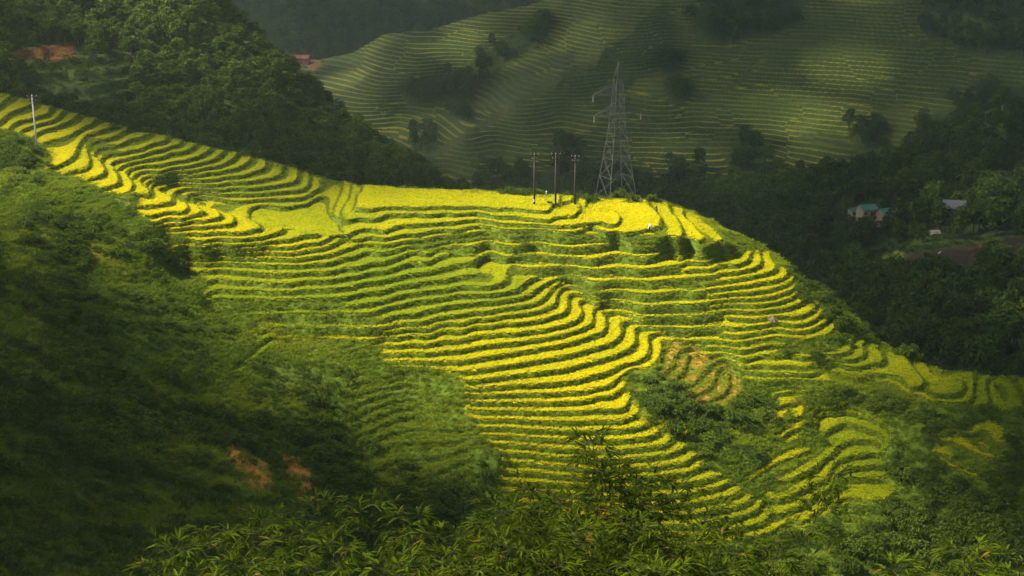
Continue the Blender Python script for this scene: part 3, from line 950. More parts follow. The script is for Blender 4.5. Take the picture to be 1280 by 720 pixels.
tag(grid_mesh('wooded_hill', lhS, WILD_GROUND, dict(soil=np.concatenate([pad, lh_soil]))), 'steep wooded hill rising at the upper left', 'hill', kind='structure')

# wooded slopes across the gully at the right
RH_TOP = [(760, 268), (800, 258), (850, 250), (900, 238), (960, 228), (1020, 222), (1100, 212), (1140, 195), (1180, 165), (1230, 140), (1280, 122), (1400, 100)]
RH_BOT = [(760, 300), (900, 330), (1000, 400), (1060, 450), (1120, 490), (1180, 510), (1400, 520)]
RH_PTS = [(780, 266, 640), (850, 252, 650), (900, 240, 650), (1000, 226, 640), (1100, 214, 620), (1180, 166, 600), (1280, 124, 560), (1400, 100, 545), (900, 300, 520), (950, 270, 585), (1000, 300, 520), (1000, 340, 475), (1060, 390, 400), (1060, 330, 468), (1060, 440, 360),
          (1100, 270, 515), (1150, 262, 505), (1190, 258, 490), (1240, 265, 470), (1280, 245, 480), (1280, 200, 520), (1085, 335, 440), (1140, 320, 432), (1200, 312, 422), (1280, 300, 412), (1280, 290, 440), (1200, 298, 448), (1100, 315, 470), (1100, 380, 395), (1200, 350, 392), (1280, 345, 378), (1130, 430, 345), (1200, 400, 350), (1280, 400, 338), (1200, 460, 305), (1280, 460, 300), (1400, 460, 296),
          (1400, 300, 400), (1400, 400, 335), (1120, 490, 310), (1200, 510, 285), (1400, 520, 280), (1000, 400, 430), (800, 300, 560), (880, 330, 500)]
rhU, rhV, rhP = patch_grid(760, 1400, 420, RH_TOP, RH_BOT, 300, RH_PTS, lambda U, V: 7 * fbm(U / 45, V / 30, 4, 301))
plots = inside([pl("1183,325 1200,316 1225,310 1250,303 1290,298 1400,292 1400,306 1290,308 1262,316 1235,322 1205,328"), pl("1128,322 1180,314 1183,326 1150,323 1133,329"), pl("1083,336 1090,328 1110,318 1130,316 1138,326 1108,328 1096,342 1086,344")], rhU, rhV, 2.5)
brown = inside([pl("1128,316 1180,311 1225,302 1290,293 1400,286 1400,308 1290,310 1262,318 1235,325 1205,331 1183,328 1133,327")], rhU, rhV, 2.0)
young = inside([pl("1082,335 1098,322 1122,313 1136,318 1140,327 1112,329 1098,341 1085,345")], rhU, rhV, 2.0)
plots = np.maximum(brown, young)
rz = rhP[..., 2] / 2.0
rhP[..., 2] = np.where(plots > .01, rhP[..., 2] * (1 - plots) + plots * 2.0 * (np.floor(rz) + smooth(rz - np.floor(rz), .6, 1)), rhP[..., 2])
RIGHT_GROUND = ground_mat('gully_floor', (.026, .050, .011), (.048, .078, .016), (.14, .22, .010), (.30, .26, .02), (.062, .036, .019), .1, .4)
tag(grid_mesh('gully_slopes', add_skirt(rhP, .15, 50), RIGHT_GROUND, dict(soil=np.concatenate([np.zeros((10, rhU.shape[1])), brown * .85]), rice=np.concatenate([np.zeros((10, rhU.shape[1])), young]), ripe=np.zeros((310, rhU.shape[1])))),
    'dark wooded slopes across the gully at the right', 'hillside', kind='structure')

# big stepped mountain behind
BG_TOP = [(-200, 160), (200, 130), (330, 100), (352, 80), (372, 74), (400, 74), (440, 66), (480, 42), (540, 36), (600, 18), (660, 6), (700, -6), (800, -60), (1000, -120), (1450, -170)]
BG_BOT = [(-200, 300), (400, 300), (900, 300), (1450, 290)]
BG_PTS = [(-200, 160, 1000), (-200, 300, 780), (200, 130, 1000), (200, 300, 750), (352, 80, 990), (400, 74, 985), (440, 68, 980), (480, 44, 985), (540, 37, 970), (600, 20, 960), (660, 7, 955), (700, -5, 955), (800, -60, 990), (1000, -120, 1010), (1450, -170, 980), (1300, -60, 930), (1100, -60, 955), (900, -60, 985),
          (420, 130, 885), (470, 100, 895), (520, 70, 912), (600, 50, 922), (660, 40, 922), (500, 150, 868), (560, 120, 890), (620, 90, 902), (680, 50, 910),
          (760, 62, 838), (700, 97, 818), (640, 130, 802), (580, 168, 782), (520, 205, 765), (840, 0, 868), (800, 30, 852), (450, 175, 835), (560, 215, 758), (620, 175, 790), (700, 140, 815), (770, 110, 838), (830, 70, 862),
          (700, 180, 770), (760, 150, 790), (820, 120, 815), (600, 225, 735), (700, 225, 732), (800, 225, 735), (560, 232, 735), (880, 150, 790), (880, 60, 850), (900, 0, 888), (960, 100, 812), (960, 200, 745), (1040, 60, 830), (1040, 150, 765), (1100, 0, 862), (1100, 100, 790), (1200, 60, 800), (1200, 0, 840), (1200, 150, 722), (1280, 0, 828), (1280, 100, 745), (1280, 60, 780), (1450, 0, 800), (1450, 150, 690),
          (1280, 180, 700), (560, 300, 690), (800, 300, 680), (1000, 300, 660), (1450, 290, 600), (900, 230, 715), (1000, 225, 708), (1100, 210, 705)]
bgU, bgV, bgP = patch_grid(-200, 1450, 1320, BG_TOP, BG_BOT, 420, BG_PTS, lambda U, V: 7 * fbm(U / 80, V / 50, 4, 401))
woods = inside([pl(s) for s in ("500,112 535,100 565,92 610,60 640,40 684,22 690,50 640,78 600,108 592,152 565,152 555,128 510,132", "862,22 890,-20 1020,-20 1000,28 960,48 905,55 868,55", "828,72 846,80 868,104 862,128 840,130 826,104",
    "1145,22 1170,-20 1400,-40 1400,66 1280,75 1215,68 1160,48", "1130,170 1170,140 1210,120 1290,110 1420,90 1420,240 1130,230", "902,192 930,182 962,186 950,216 910,216", "835,206 880,204 880,250 820,250", "686,182 712,172 732,176 734,212 690,216",
    "600,222 700,212 780,224 860,236 860,270 560,270 560,240", "514,168 545,166 550,190 512,190", "1060,162 1110,164 1112,196 1068,190", "340,100 380,110 390,150 340,140", "940,230 1130,205 1130,240 940,245")],
    bgU + 9 * fbm(bgU / 18, bgV / 12, 3, 411), bgV + 7 * fbm(bgU / 18, bgV / 12, 3, 421), 3)
lane = inside([pl("520,200 560,178 640,128 700,93 758,62 770,66 705,100 645,136 565,185 526,208"), pl("850,62 940,56 1060,50 1160,52 1160,57 1060,55 940,62 850,68"), pl("938,70 942,88 930,100 905,116 870,126 870,122 903,110 926,97 934,86"), pl("700,70 850,68 850,71 700,74")], bgU, bgV, 1.6)
fallow = smooth(fbm(bgU / 70, bgV / 26, 4, 431), .02, .16)
H2 = 1.95
gz = bgP[..., 2] / H2 + .30 * fbm(bgU / 26, bgV / 10, 2, 441) + np.floor(5 * fbm(bgU / 150, bgV / 70, 3, 451)) * .37
gn = np.floor(gz)
gfr = gz - gn
ledge = (1 - woods) * (1 - .6 * fallow)
off = (gn + smooth(gfr, .50, 1.0) - gz) * H2
bgP[..., 2] += off * ledge
bg_rice = (gfr < .45) * (1 - woods) * (1 - .75 * fallow) * (1 - lane)
hv = np.random.default_rng(3).random(1024)
bg_ripe = np.clip(.35 + .45 * (hv[(gn.astype(int) * 5 + (bgU // 90).astype(int) * 11) % 1024] - .4) + .7 * fbm(bgU / 120, bgV / 60, 3, 461) + .35 * np.exp(-((bgU - 620) / 120) ** 2 - ((bgV - 205) / 30) ** 2) + .3 * np.exp(-((bgU - 640) / 160) ** 2 - ((bgV - 40) / 50) ** 2), 0, 1)
bg_soil = inside([pl("384,74 395,68 402,80 392,90 384,86")], bgU, bgV, 2) * .8
FAR_GROUND = ground_mat('far_ledges', (.040, .065, .014), (.058, .082, .020), (.10, .14, .015), (.36, .29, .025), (.26, .13, .06), .05, .8)
tag(grid_mesh('terraced_mountain', add_skirt(bgP, .5, 120), FAR_GROUND, {k: np.concatenate([np.zeros((10, bgU.shape[1])), a]) for k, a in (('rice', bg_rice), ('ripe', bg_ripe), ('soil', np.maximum(bg_soil, lane * .1)))}),
    'far mountain side cut into hundreds of narrow ledges', 'mountain', kind='structure')

p, r, q = scatter(lhP, cutter * (1 - lh_soil), .30)
s = RNG.uniform(.7, 2.2, len(p))
instance_object('ledge_scrub', 'leafy_clump', p, s, None, None, 'low scrub on the old ledges of the wooded hill', 'scrub')
p, r, q = scatter(bgP, woods * (bgV > -70), .012)
s = RNG.uniform(2.5, 5, len(p))
instance_object('mountain_scrub', 'leafy_clump', p, s, None, None, 'hazy scrub between the groves of the far mountain', 'scrub')
# blue wooded mountain beyond it
fmU, fmV, fmP = patch_grid(-300, 1000, 200, [(-300, -160), (1000, -180)], [(-300, 180), (1000, 120)], 120,
                           [(-300, -160, 1650), (-300, 180, 1250), (300, -160, 1680), (300, 0, 1480), (350, 90, 1290), (500, 40, 1400), (500, 100, 1270), (640, 10, 1450), (700, -160, 1700), (1000, -180, 1720), (1000, 120, 1300), (640, 110, 1270), (-300, 0, 1480)],
                           lambda U, V: 30 * fbm(U / 70, V / 50, 4, 501))
tag(grid_mesh('wooded_mountain', add_skirt(fmP, .5, 150), WILD_GROUND, dict(soil=np.zeros((130, 200)))), 'bluish wooded mountain beyond the ledges at top', 'mountain', kind='structure')

# ground that ties everything together out to the horizon
gy, gx = np.meshgrid(np.linspace(-440, 3450, 90), np.linspace(-2900, 2900, 90), indexing='ij')
gzv = -182 + 10 * fbm(gx / 300, gy / 300, 3, 601) + np.clip((gy - 1700) / 7, 0, 180) + np.clip((np.abs(gx) - 900) / 6, 0, 120)
tag(grid_mesh('valley_ground', np.stack([gx, gy, gzv], -1)[::-1], WILD_GROUND, dict(soil=gx * 0)), 'valley floor far below the slopes', 'valley', kind='structure')

# ----------------------------------------------------------------- trees
def tree_spots(P, dens, per_m2, U, V):
    p, r, q = scatter(P, dens, per_m2)
    return p, U[r, q], V[r, q]
def px_height(p, h):
    return h * FPX / np.linalg.norm(p, axis=-1)

# wood of the left hill: reads as one mass of small trees
p, u, v = tree_spots(lhP, np.clip(1 - cutter * .93, 0, 1) * (1 - lh_soil), .22, lhU, lhV)
h = RNG.uniform(2.1, 3.7, len(p)) * RNG.uniform(.8, 1.5, len(p)) * (1 + .45 * smooth(fbm(u / 30, v / 25, 3, 77), 0, .25))
instance_object('hill_wood', 'woodland_tree', p, np.stack([h * 1.15, h * 1.15, h], -1), None, None, 'dense dark wood covering the hill at upper left', 'wood')
print('left wood', len(p))
# far woods
p, u, v = tree_spots(bgP, woods * (bgV > -70), .014, bgU, bgV)
far_wood = (p, RNG.uniform(7, 12, len(p)), u, v)
print('far wood', len(p))
p, u, v = tree_spots(fmP, np.ones_like(fmU) * (fmV > -40) * (fmV < 110) * (fmU > 200) * (fmU < 800), .013, fmU, fmV)
h = RNG.uniform(9, 15, len(p))
instance_object('distant_wood', 'woodland_tree', p, np.stack([h * 1.2, h * 1.2, h], -1), None, None, 'bluish wood on the farthest mountain at top', 'wood')
print('distant wood', len(p))
# gully woods at the right: the largest 300 are trees of their own
dens = (1 - smooth(plots, 0, .3)) * (1 - inside([pl('1070,310 1400,280 1400,334 1290,334 1205,350 1075,358')], rhU, rhV, 3)) * (1 - inside([pl("1055,255 1160,255 1160,279 1055,281"), pl("1172,240 1218,246 1212,270 1175,268"), pl("1150,284 1185,284 1185,300 1150,300")], rhU, rhV, 3) * .8)
p, u, v = tree_spots(rhP, dens, .040, rhU, rhV)
h = RNG.uniform(4.5, 9.5, len(p)) * (1 + .25 * smooth(fbm(u / 40, v / 30, 2, 87), 0, .3))
near_wood = (p, h, u, v)
p, r, q = scatter(rhP, (1 - dens) * (1 - .93 * smooth(plots, 0, .3)), .12)
s = RNG.uniform(1.2, 3.2, len(p))
instance_object('gully_scrub', 'leafy_clump', p, s, None, None, 'low scrub round the houses and brown plots across the gully', 'scrub')
print('gully wood', len(p))
# ----------------------------------------------------------------- single trees
tree_pool = []
for kind, (p, h, u, v) in (('gully', near_wood), ('far', far_wood)):
    size = px_height(p, h)
    okv = (u > -15) & (u < 1295) & (v > -5) & (v < 560)
    for i in range(len(p)):
        tree_pool.append((size[i] * (1.0 if okv[i] else .01), kind, p[i], h[i], u[i], v[i]))
# only those that the ridge in front leaves in view count as the largest
def hidden_by_ridge(u, v, hpx): return v - hpx > np.interp(u, SIL[:, 0], SIL[:, 1]) - 2
tree_pool = [((t[0] if not hidden_by_ridge(t[4], t[5], t[0]) else .01 * t[0]),) + t[1:] for t in tree_pool]
tree_pool.sort(key=lambda t: -t[0])
FAR_TREES = [t for t in tree_pool if t[1] == 'far'][:45]
GULLY_TREES = [t for t in tree_pool if t[1] == 'gully'][:250]
single = set(id(t) for t in FAR_TREES + GULLY_TREES)
tree_meshes = [o.data for o in PROTO['woodland_tree'].objects]
def plant_tree(mesh, p, h, wide, label, group):
    o = bpy.data.objects.new('tree', mesh)
    o.location = tuple(p)
    o.scale = (h * wide, h * wide, h)
    o.rotation_euler = (0, 0, random.uniform(0, 6.28))
    return tag(link(o), label, 'tree', group)
for k, t in enumerate(GULLY_TREES):
    plant_tree(tree_meshes[k % 5], t[2], t[3], 1.1, 'dark leafy tree in the wood across the gully at the right', 'trees on the slopes across the gully')
for k, t in enumerate(FAR_TREES):
    plant_tree(tree_meshes[k % 5], t[2], t[3], 1.3, 'hazy dark tree in a grove on the far stepped mountain', 'trees in groves on the far mountain')
for kind, nm, lab in (('gully', 'gully_wood', 'dense dark wood filling the gully at the right'), ('far', 'far_groves', 'hazy groves and scrub on the far stepped mountain')):
    rest = [t for t in tree_pool if t[1] == kind and id(t) not in single]
    p = np.array([t[2] for t in rest]); h = np.array([t[3] for t in rest])
    instance_object(nm, 'woodland_tree', p, np.stack([h * 1.15, h * 1.15, h], -1), None, None, lab, 'wood')

# ----------------------------------------------------------------- bushes on the near slopes
BUSH_M = foliage_mat('bush_leaves', (.018, .042, .004), (.085, .120, .009), .25)
bush_meshes = [bush_mesh('bush', 8 + i, 55, .15 + .03 * (i % 3), BUSH_M) for i in range(5)]
def plant_bush(u, v, size, label, group, flat=1.0):
    p = ground_at(u, v)
    o = bpy.data.objects.new('bush', random.choice(bush_meshes))
    o.location = (p[0], p[1], p[2] - .1 * size)
    o.scale = (size * random.uniform(.85, 1.2), size * random.uniform(.85, 1.2), size * flat * random.uniform(.8, 1.15))
    o.rotation_euler = (0, 0, random.uniform(0, 6.28))
    tag(link(o), label, 'bush', group)
def bush_zone(poly, n, lo, hi, label, group):
    a = np.array(pl(poly)); k = 0
    while k < n:
        u, v = random.uniform(*a[:, 0][[a[:, 0].argmin(), a[:, 0].argmax()]]), random.uniform(a[:, 1].min(), a[:, 1].max())
        f_ = [inside(RICE_IN, np.array([u]), np.array([v - q]), 2)[0] for q in (0, 7, 14)]
        if sdist(a, np.array([u]), np.array([v]))[0] > 0 and max(f_) < .3:
            plant_bush(u, v, random.uniform(lo, hi), label, group); k += 1
G = 'bushes on the uncultivated slopes'
bush_zone("785,462 815,466 850,490 862,508 840,520 808,508 790,490", 23, 1.2, 2.3, 'leafy bush between golden rows and bare red plots', G + ' by the red plots')
bush_zone("870,512 920,498 945,520 930,550 880,580 862,555", 17, 1.1, 2.2, 'dark bush in the green hollow below the red plots', G + ' of the hollow')
bush_zone("1040,475 1100,470 1160,505 1180,545 1130,530 1060,498", 20, 1.1, 2.3, 'dark bush on the bank above the bowl of ledges', G + ' above the bowl')
bush_zone("1122,560 1150,590 1180,610 1280,620 1280,690 1120,700 1110,640", 37, 1.4, 3.2, 'dark bush on the shady slope at the lower right corner', G + ' at lower right')
bush_zone("1010,360 1060,400 1110,445 1085,420 1050,405 1030,380", 17, 0.9, 2.0, 'small bush on the steep slope right of the yellow ledges', G + ' right of the ledges')
bush_zone("0,180 50,185 70,210 40,235 0,215", 13, 1.4, 2.6, 'dark bush on the shaded knoll below the pale pole', G + ' of the knoll')
bush_zone("90,330 170,360 300,410 330,450 260,440 150,390", 23, 1.1, 2.3, 'dark bush in the band of scrub across the shaded left slope', G + ' across the left slope')
bush_zone("100,490 260,500 290,560 240,640 120,600", 31, 1.1, 2.5, 'dark bush in the scrub left of the red landslip', G + ' left of the landslip')
bush_zone("400,500 450,500 470,560 430,590 395,570", 11, 1.1, 2.1, 'dark bush at the foot of the grassy ledges', G + ' by the grassy ledges')
bush_zone("390,600 480,580 600,585 625,615 560,650 420,640", 26, 1.3, 2.5, 'dark bush in the gully behind the bamboo tips', G + ' in the gully')
bush_zone("0,590 60,580 190,640 200,720 0,720", 34, 1.2, 2.3, 'broad leaved bush in the dark lower left corner', G + ' at lower left')
bush_zone("1030,640 1110,665 1180,632 1290,618 1290,720 1000,720 1040,670", 45, 1.8, 3.6, 'large dark bush in the thick growth at the lower right', G + ' in the thick growth')
plant_bush(1131, 432, 3.2, 'tall dark bush on the slope edge above the curved green ledges', None)
plant_bush(1143, 440, 2.4, 'rounded dark bush beside the tall one on the slope edge', None)
plant_bush(688, 252, 1.0, 'small green bush in the yellow field between two dark poles', None)
plant_bush(738, 251, 1.6, 'low green bush right of the third dark pole', None, .7)
plant_bush(12, 500, 3.0, 'large dark bush at the left edge of the shaded slope', None)
plant_bush(655, 304, 1.5, 'green bush on the bank under the broad yellow field', None)

# ----------------------------------------------------------------- poles
WOOD_POLE = plain_mat('tarred_wood', (.030, .022, .018), .85, .15, .3, 2.0)
CONCRETE = plain_mat('pale_concrete', (.27, .26, .23), .9, .15, .12, 2.0)
STEEL = plain_mat('galvanised_steel', (.05, .053, .048), .75, .15, .1, 1.0)
PORCELAIN = plain_mat('insulator_glaze', (.14, .12, .10), .4, .3)
WHITE = plain_mat('white_paint', (.5, .49, .45), .7, .2, .05)
def utility_pole(u, v, v_top, label, wood=True, plate=None, arm_w=1.5, turn=0.0):
    b = ground_at(u, v)
    h = at_depth(u, v_top, b[1])[2] - b[2]
    root = empty('utility_pole', (b[0], b[1], b[2] - .3), turn)
    tag(root, label, 'utility pole', 'power poles')
    h += .3
    m = WOOD_POLE if wood else CONCRETE
    MB().tube([(0, 0, 0), (0, 0, h * .5), (0, 0, h)], [.20, .17, .13] if wood else [.17, .15, .12], 10).build('pole', m, root, True)
    for k, z in enumerate((h - .35, h - 1.15)):
        w = arm_w * (1 - .25 * k)
        arm = MB().box((0, -.17, z), (w, .10, .13)).tube([(-w * .35, -.17, z), (0, -.15, z - .5)], .025, 5).tube([(w * .35, -.17, z), (0, -.15, z - .5)], .025, 5).build('crossarm', m if wood else STEEL, root)
        for x in ((-w * .45, 0, w * .45) if k == 0 else (-w * .45, w * .45)):
            MB().tube([(x, -.17, z + .06), (x, -.17, z + .14), (x, -.17, z + .16), (x, -.17, z + .24), (x, -.17, z + .26), (x, -.17, z + .34)], [.02, .02, .08, .06, .08, .03], 8).build('insulator', PORCELAIN, arm)
    if plate:
        MB().tube([(0, 0, plate), (0, 0, plate + .5)], .205, 10).build('painted_band', CONCRETE, root)
utility_pole(668, 253, 191.5, 'dark wooden power pole with a white band near its foot', True, 1.1, 1.5, .1)
utility_pole(694.5, 253, 191, 'plain dark wooden power pole in the middle of three', True, None, 1.7, .05)
utility_pole(719, 255, 194, 'rightmost dark wooden power pole beside the low green bush', True, None, 1.5, -.1)
utility_pole(46, 186, 118.5, 'pale concrete power pole alone on the shaded knoll', False, None, 1.9, .15)

def marker(u, v, h, label):
    b = ground_at(u, v)
    o = MB().box((0, 0, h / 2), (.28, .22, h)).add([(-.14, -.11, h), (.14, -.11, h), (.14, .11, h), (-.14, .11, h), (0, 0, h + .14)], [(0, 1, 4), (1, 2, 4), (2, 3, 4), (3, 0, 4)]).build('marker_post', WHITE)
    o.location = tuple(b)
    tag(o, label, 'marker post')
marker(683, 241.5, 1.0, 'short white marker post on the ridge between two dark poles')
marker(801, 250, .7, 'tiny pale marker post at the back edge of the golden field')

# lattice pylon on the ridge
def pylon():
    b = at_depth(770, 247.5, 277.0)
    top_z = at_depth(770, 77, 277.0)[2]
    H = top_z - b[2]
    root = empty('power_pylon', tuple(b), math.radians(24))
    tag(root, 'tall grey steel lattice pylon rising behind the ridge', 'pylon')
    lv = [(0, 3.0), (.16, 2.45), (.30, 1.97), (.42, 1.58), (.53, 1.25), (.62, 1.08), (.70, .92), (.78, .82), (.86, .72), (1.0, .10)]
    cor = lambda k, i: Vector(((-1, 1, 1, -1)[i] * lv[k][1], (-1, -1, 1, 1)[i] * lv[k][1], lv[k][0] * H))
    for i in range(4):
        MB().tube([tuple(cor(k, i)) for k in range(len(lv))], [.07] * 5 + [.06] * 4 + [.045], 5).build('leg', STEEL, root)
    br = MB()
    for k in range(len(lv) - 1):
        for i in range(4):
            j = (i + 1) % 4
            br.tube([tuple(cor(k, i)), tuple(cor(k + 1, j))], .034, 4, 0, False)
            br.tube([tuple(cor(k, j)), tuple(cor(k + 1, i))], .034, 4, 0, False)
            if k: br.tube([tuple(cor(k, i)), tuple(cor(k, j))], .032, 4, 0, False)
    br.build('bracing', STEEL, root)
    for z, side, L in ((.765, -1, 4.6), (.615, -1, 4.3), (.615, 1, 4.3)):
        w = .85
        tip = Vector((side * (L + w), 0, z * H + .15))
        a = MB()
        for y in (-w, w):
            a.tube([(side * w, y, z * H), tuple(tip)], 0.055, 5).tube([(side * w * .9, y, z * H + 2.1), tuple(tip)], .05, 5)
            for t in (.3, .6):
                p0 = Vector((side * w, y, z * H)).lerp(tip, t); p1 = Vector((side * w * .9, y, z * H + 2.1)).lerp(tip, t)
                a.tube([tuple(p0), tuple(p1)], .045, 4)
        arm = a.build('crossarm', STEEL, root)
        pts = [(tip.x, 0, tip.z - q * .16) for q in range(10)]
        MB().tube(pts, [.03 if q % 2 else .12 for q in range(10)], 7).build('insulator_string', PORCELAIN, arm)
pylon()

# ----------------------------------------------------------------- houses
def house(u, v, Y, w, d, h, rh, roof_c, wall_c, label, turn=0.0, storeys=1, group=None, name='house'):
    b = at_depth(u, v, Y)
    root = empty(name, tuple(b), turn)
    tag(root, label, 'house', group)
    wm = plain_mat('house_wall', wall_c, .9, .15, .15, .8)
    rm = plain_mat('roof_sheet', roof_c, .6, .3, .2, .6)
    dm = plain_mat('house_opening', (.04, .035, .03), .6, .3)
    MB().box((0, 0, h / 2 - 1.5), (w, d, h + 3)).add([(-w / 2, -d / 2, h), (-w / 2, d / 2, h), (-w / 2, 0, h + rh), (w / 2, -d / 2, h), (w / 2, d / 2, h), (w / 2, 0, h + rh)], [(0, 2, 1), (3, 4, 5)]).build('wall', wm, root)
    o, t = .5, .12
    rv = []
    for x in (-w / 2 - o, w / 2 + o):
        k = rh / (d / 2)
        rv += [(x, -d / 2 - o, h - o * k + .04), (x, 0, h + rh + .04), (x, d / 2 + o, h - o * k + .04), (x, d / 2 + o, h - o * k + .04 + t), (x, 0, h + rh + .04 + t), (x, -d / 2 - o, h - o * k + .04 + t)]
    q = [(0, 1, 7, 6), (1, 2, 8, 7), (2, 3, 9, 8), (3, 4, 10, 9), (4, 5, 11, 10), (5, 0, 6, 11), (0, 5, 4, 1), (1, 4, 3, 2), (6, 7, 10, 11), (7, 8, 9, 10)]
    MB().add(rv, q).build('roof', rm, root)
    MB().box((w * .12, -d / 2 - .02, 1.0), (.9, .08, 2.0)).build('door', dm, root)
    for s in range(storeys):
        for x in (-.32, .36):
            MB().box((w * x, -d / 2 - .02, 1.5 + 2.6 * s), (1.0, .08, 1.0)).build('window', dm, root)
GREEN, RED, GREY = (.06, .15, .11), (.20, .05, .04), (.11, .12, .13)
CREAM = (.24, .20, .13)
FARH = 'houses under trees across the gully'
house(1083, 270, 505, 5.6, 5, 3.0, 1.2, GREEN, CREAM, 'pale green roofed house half hidden left of the cream house', .3, 1, FARH)
house(1108, 278, 500, 6.0, 5.5, 3.6, 1.6, GREEN, CREAM, 'two storey cream house with a green roof among trees', .35, 2, FARH)
house(1133, 274, 510, 5.6, 5, 2.9, 1.4, GREEN, CREAM, 'low house with a dark green roof right of the cream house', .2, 1, FARH)
house(1147, 272, 515, 3.4, 3.5, 2.5, 1.1, GREEN, CREAM, 'smallest green roofed house at the right end of its row', .1, 1, FARH)
house(1067, 271, 512, 3.2, 3, 2.4, .9, GREEN, CREAM, 'tiny pale green roof at the left end of the row', .4, 1, FARH)
house(1192, 264, 470, 6.6, 6.0, 1.7, 2.0, GREY, (.09, .085, .08), 'house with a broad slate grey roof on the wooded slope', -.25, 1, FARH)
house(1168, 297, 455, 2.2, 2.0, 1.8, .6, (.24, .23, .2), (.2, .19, .16), 'small whitish hut above the brown plots', .2, 1, None, 'hut')
house(371, 77.5, 985, 6.0, 5, 3.0, 1.8, RED, (.22, .08, .06), 'red roofed house on the far saddle beside a white wall', .1, 1, 'red houses on the far saddle')
house(383, 77, 982, 4.4, 4.5, 2.6, 1.7, RED, (.22, .08, .06), 'smaller red roofed house right of the other red house', -.35, 1, 'red houses on the far saddle')
house(762, 72, 856, 2.6, 2.6, 1.9, 1.2, (.62, .60, .52), (.5, .47, .4), 'tiny pale hut on the crest of the far stepped mountain', .4, 1, None, 'hut')
b = at_depth(357, 81, 980)
wl = MB().box((0, 0, .4), (6.5, .4, 2.0)).box((0, 0, 1.48), (6.7, .55, .16)).build('boundary_wall', WHITE)
wl.location = tuple(b)
tag(wl, 'low white wall left of the red roofed houses', 'wall')
b = at_depth(1176, 318.5, 427)
bag = MB().tube([(-.7, 0, .1), (-.45, 0, .45), (0, 0, .62), (.45, .05, .5), (.75, .05, .12)], [.25, .42, .5, .4, .2], 8).build('white_sack', WHITE, None, True)
bag.location = tuple(b)
tag(bag, 'white sack lying on the brown plots across the gully', 'sack')

# small heap on the bank
b = ground_at(966, 397)
hm = plain_mat('dry_straw', (.17, .13, .10), .95, .1, .35, 5.0)
mb = MB()
for k in range(46):
    a = random.uniform(0, 6.28); r = random.uniform(0, .8)
    c = Vector((math.cos(a) * r, math.sin(a) * r * .7, .12 + .6 * (1 - r)))
    e = rand_dir(.4) * random.uniform(.3, .55)
    mb.tube([tuple(c - e), tuple(c), tuple(c + e)], [.03, .09, .02], 5)
hp = mb.build('straw_heap', hm)
hp.location = (b[0], b[1] - .4, b[2] + .1)
tag(hp, 'small greyish heap of straw between two yellow ledges', 'straw heap')

# ----------------------------------------------------------------- farm workers
SKIN = plain_mat('skin', (.36, .21, .14), .6, .3)
DARK = plain_mat('dark_cloth', (.018, .018, .026), .9, .1)
PALE = plain_mat('straw_hat', (.42, .37, .26), .8, .2)
SHIRT = plain_mat('pale_shirt', (.36, .35, .32), .9, .1)
def person(u, v, label, hat, face, lean=.75):
    b = ground_at(u, v)
    root = empty('person', (b[0], b[1], b[2] + .05), face)
    tag(root, label, 'person')
    nodes, edges, rad = [], [], []
    def j(p, r, par=None):
        nodes.append(p); rad.append(r)
        if par is not None: edges.append((par, len(nodes) - 1))
        return len(nodes) - 1
    c, s = math.cos(lean), math.sin(lean)
    up = lambda d, x=0, f=0: (x, -d * s - f * c, .86 + d * c - f * s)
    pel = j((0, 0, .86), .13)
    chest = j(up(.28), .125, pel); neck_b = j(up(.47), .10, chest); neck = j(up(.56), .05, neck_b)
    head = j(up(.65, 0, .03), .095, neck); j(up(.76, 0, .03), .085, head)
    for sx in (-1, 1):
        hip = j((sx * .10, 0, .80), .095, pel); kn = j((sx * .12, -.05, .45), .065, hip); an = j((sx * .12, .02, .08), .042, kn); j((sx * .13, -.14, .04), .035, an)
        sh = j(up(.45, sx * .18), .06, neck_b); el = j(up(.22, sx * .23, .16), .045, sh); wr = j(up(.10, sx * .20, .38), .032, el); pm = j(up(.05, sx * .20, .45), .036, wr)
        for q in range(4):
            f1 = j(up(.01, sx * (.17 + .02 * q), .49), .011, pm); j(up(-.03 - .004 * (q % 3), sx * (.17 + .02 * q), .505), .009, f1)
        j(up(.05, sx * .15, .47), .012, pm)
    me = bpy.data.meshes.new('body')
    me.from_pydata(nodes, edges, [])
    o = link(bpy.data.objects.new('body', me), root)
    me.materials.append(SKIN if False else DARK)
    sk = o.modifiers.new('skin', 'SKIN')
    for i, r in enumerate(rad): me.skin_vertices[0].data[i].radius = (r, r)
    me.skin_vertices[0].data[0].use_root = True
    o.modifiers.new('round', 'SUBSURF').levels = 1
    hd = up(.71, 0, .05)
    k = MB()
    k.tube([up(.60, 0, .06), up(.66, 0, .075), up(.72, 0, .075), up(.78, 0, .06)], [.05, .082, .085, .06], 10).build('face', SKIN, root, True)
    if hat:
        MB().tube([up(.74, 0, 0), up(.80, 0, 0), up(.92, 0, 0)], [.30, .18, .01], 16).build('conical_hat', PALE, root)
        for sx in (-1, 1):
            MB().tube([up(.45, sx * .17), up(.22, sx * .235, .16), up(.12, sx * .205, .35)], [.085, .075, .06], 9).build('sleeve', SHIRT, root, True)
    else:
        MB().tube([up(.70, 0, -.02), up(.77, 0, 0), up(.83, 0, .01)], [.098, .10, .04], 10).build('hair', plain_mat('black_hair', (.012, .011, .01), .5, .3), root, True)
    root.scale = (1.12, 1.12, 1.12)
person(811, 286, 'person in dark clothes and pale hat bending at the edge of the golden field', True, math.radians(25), .65)
person(821, 262.5, 'person in dark clothes without a hat standing on the path beside the golden field', False, math.radians(-60), .25)
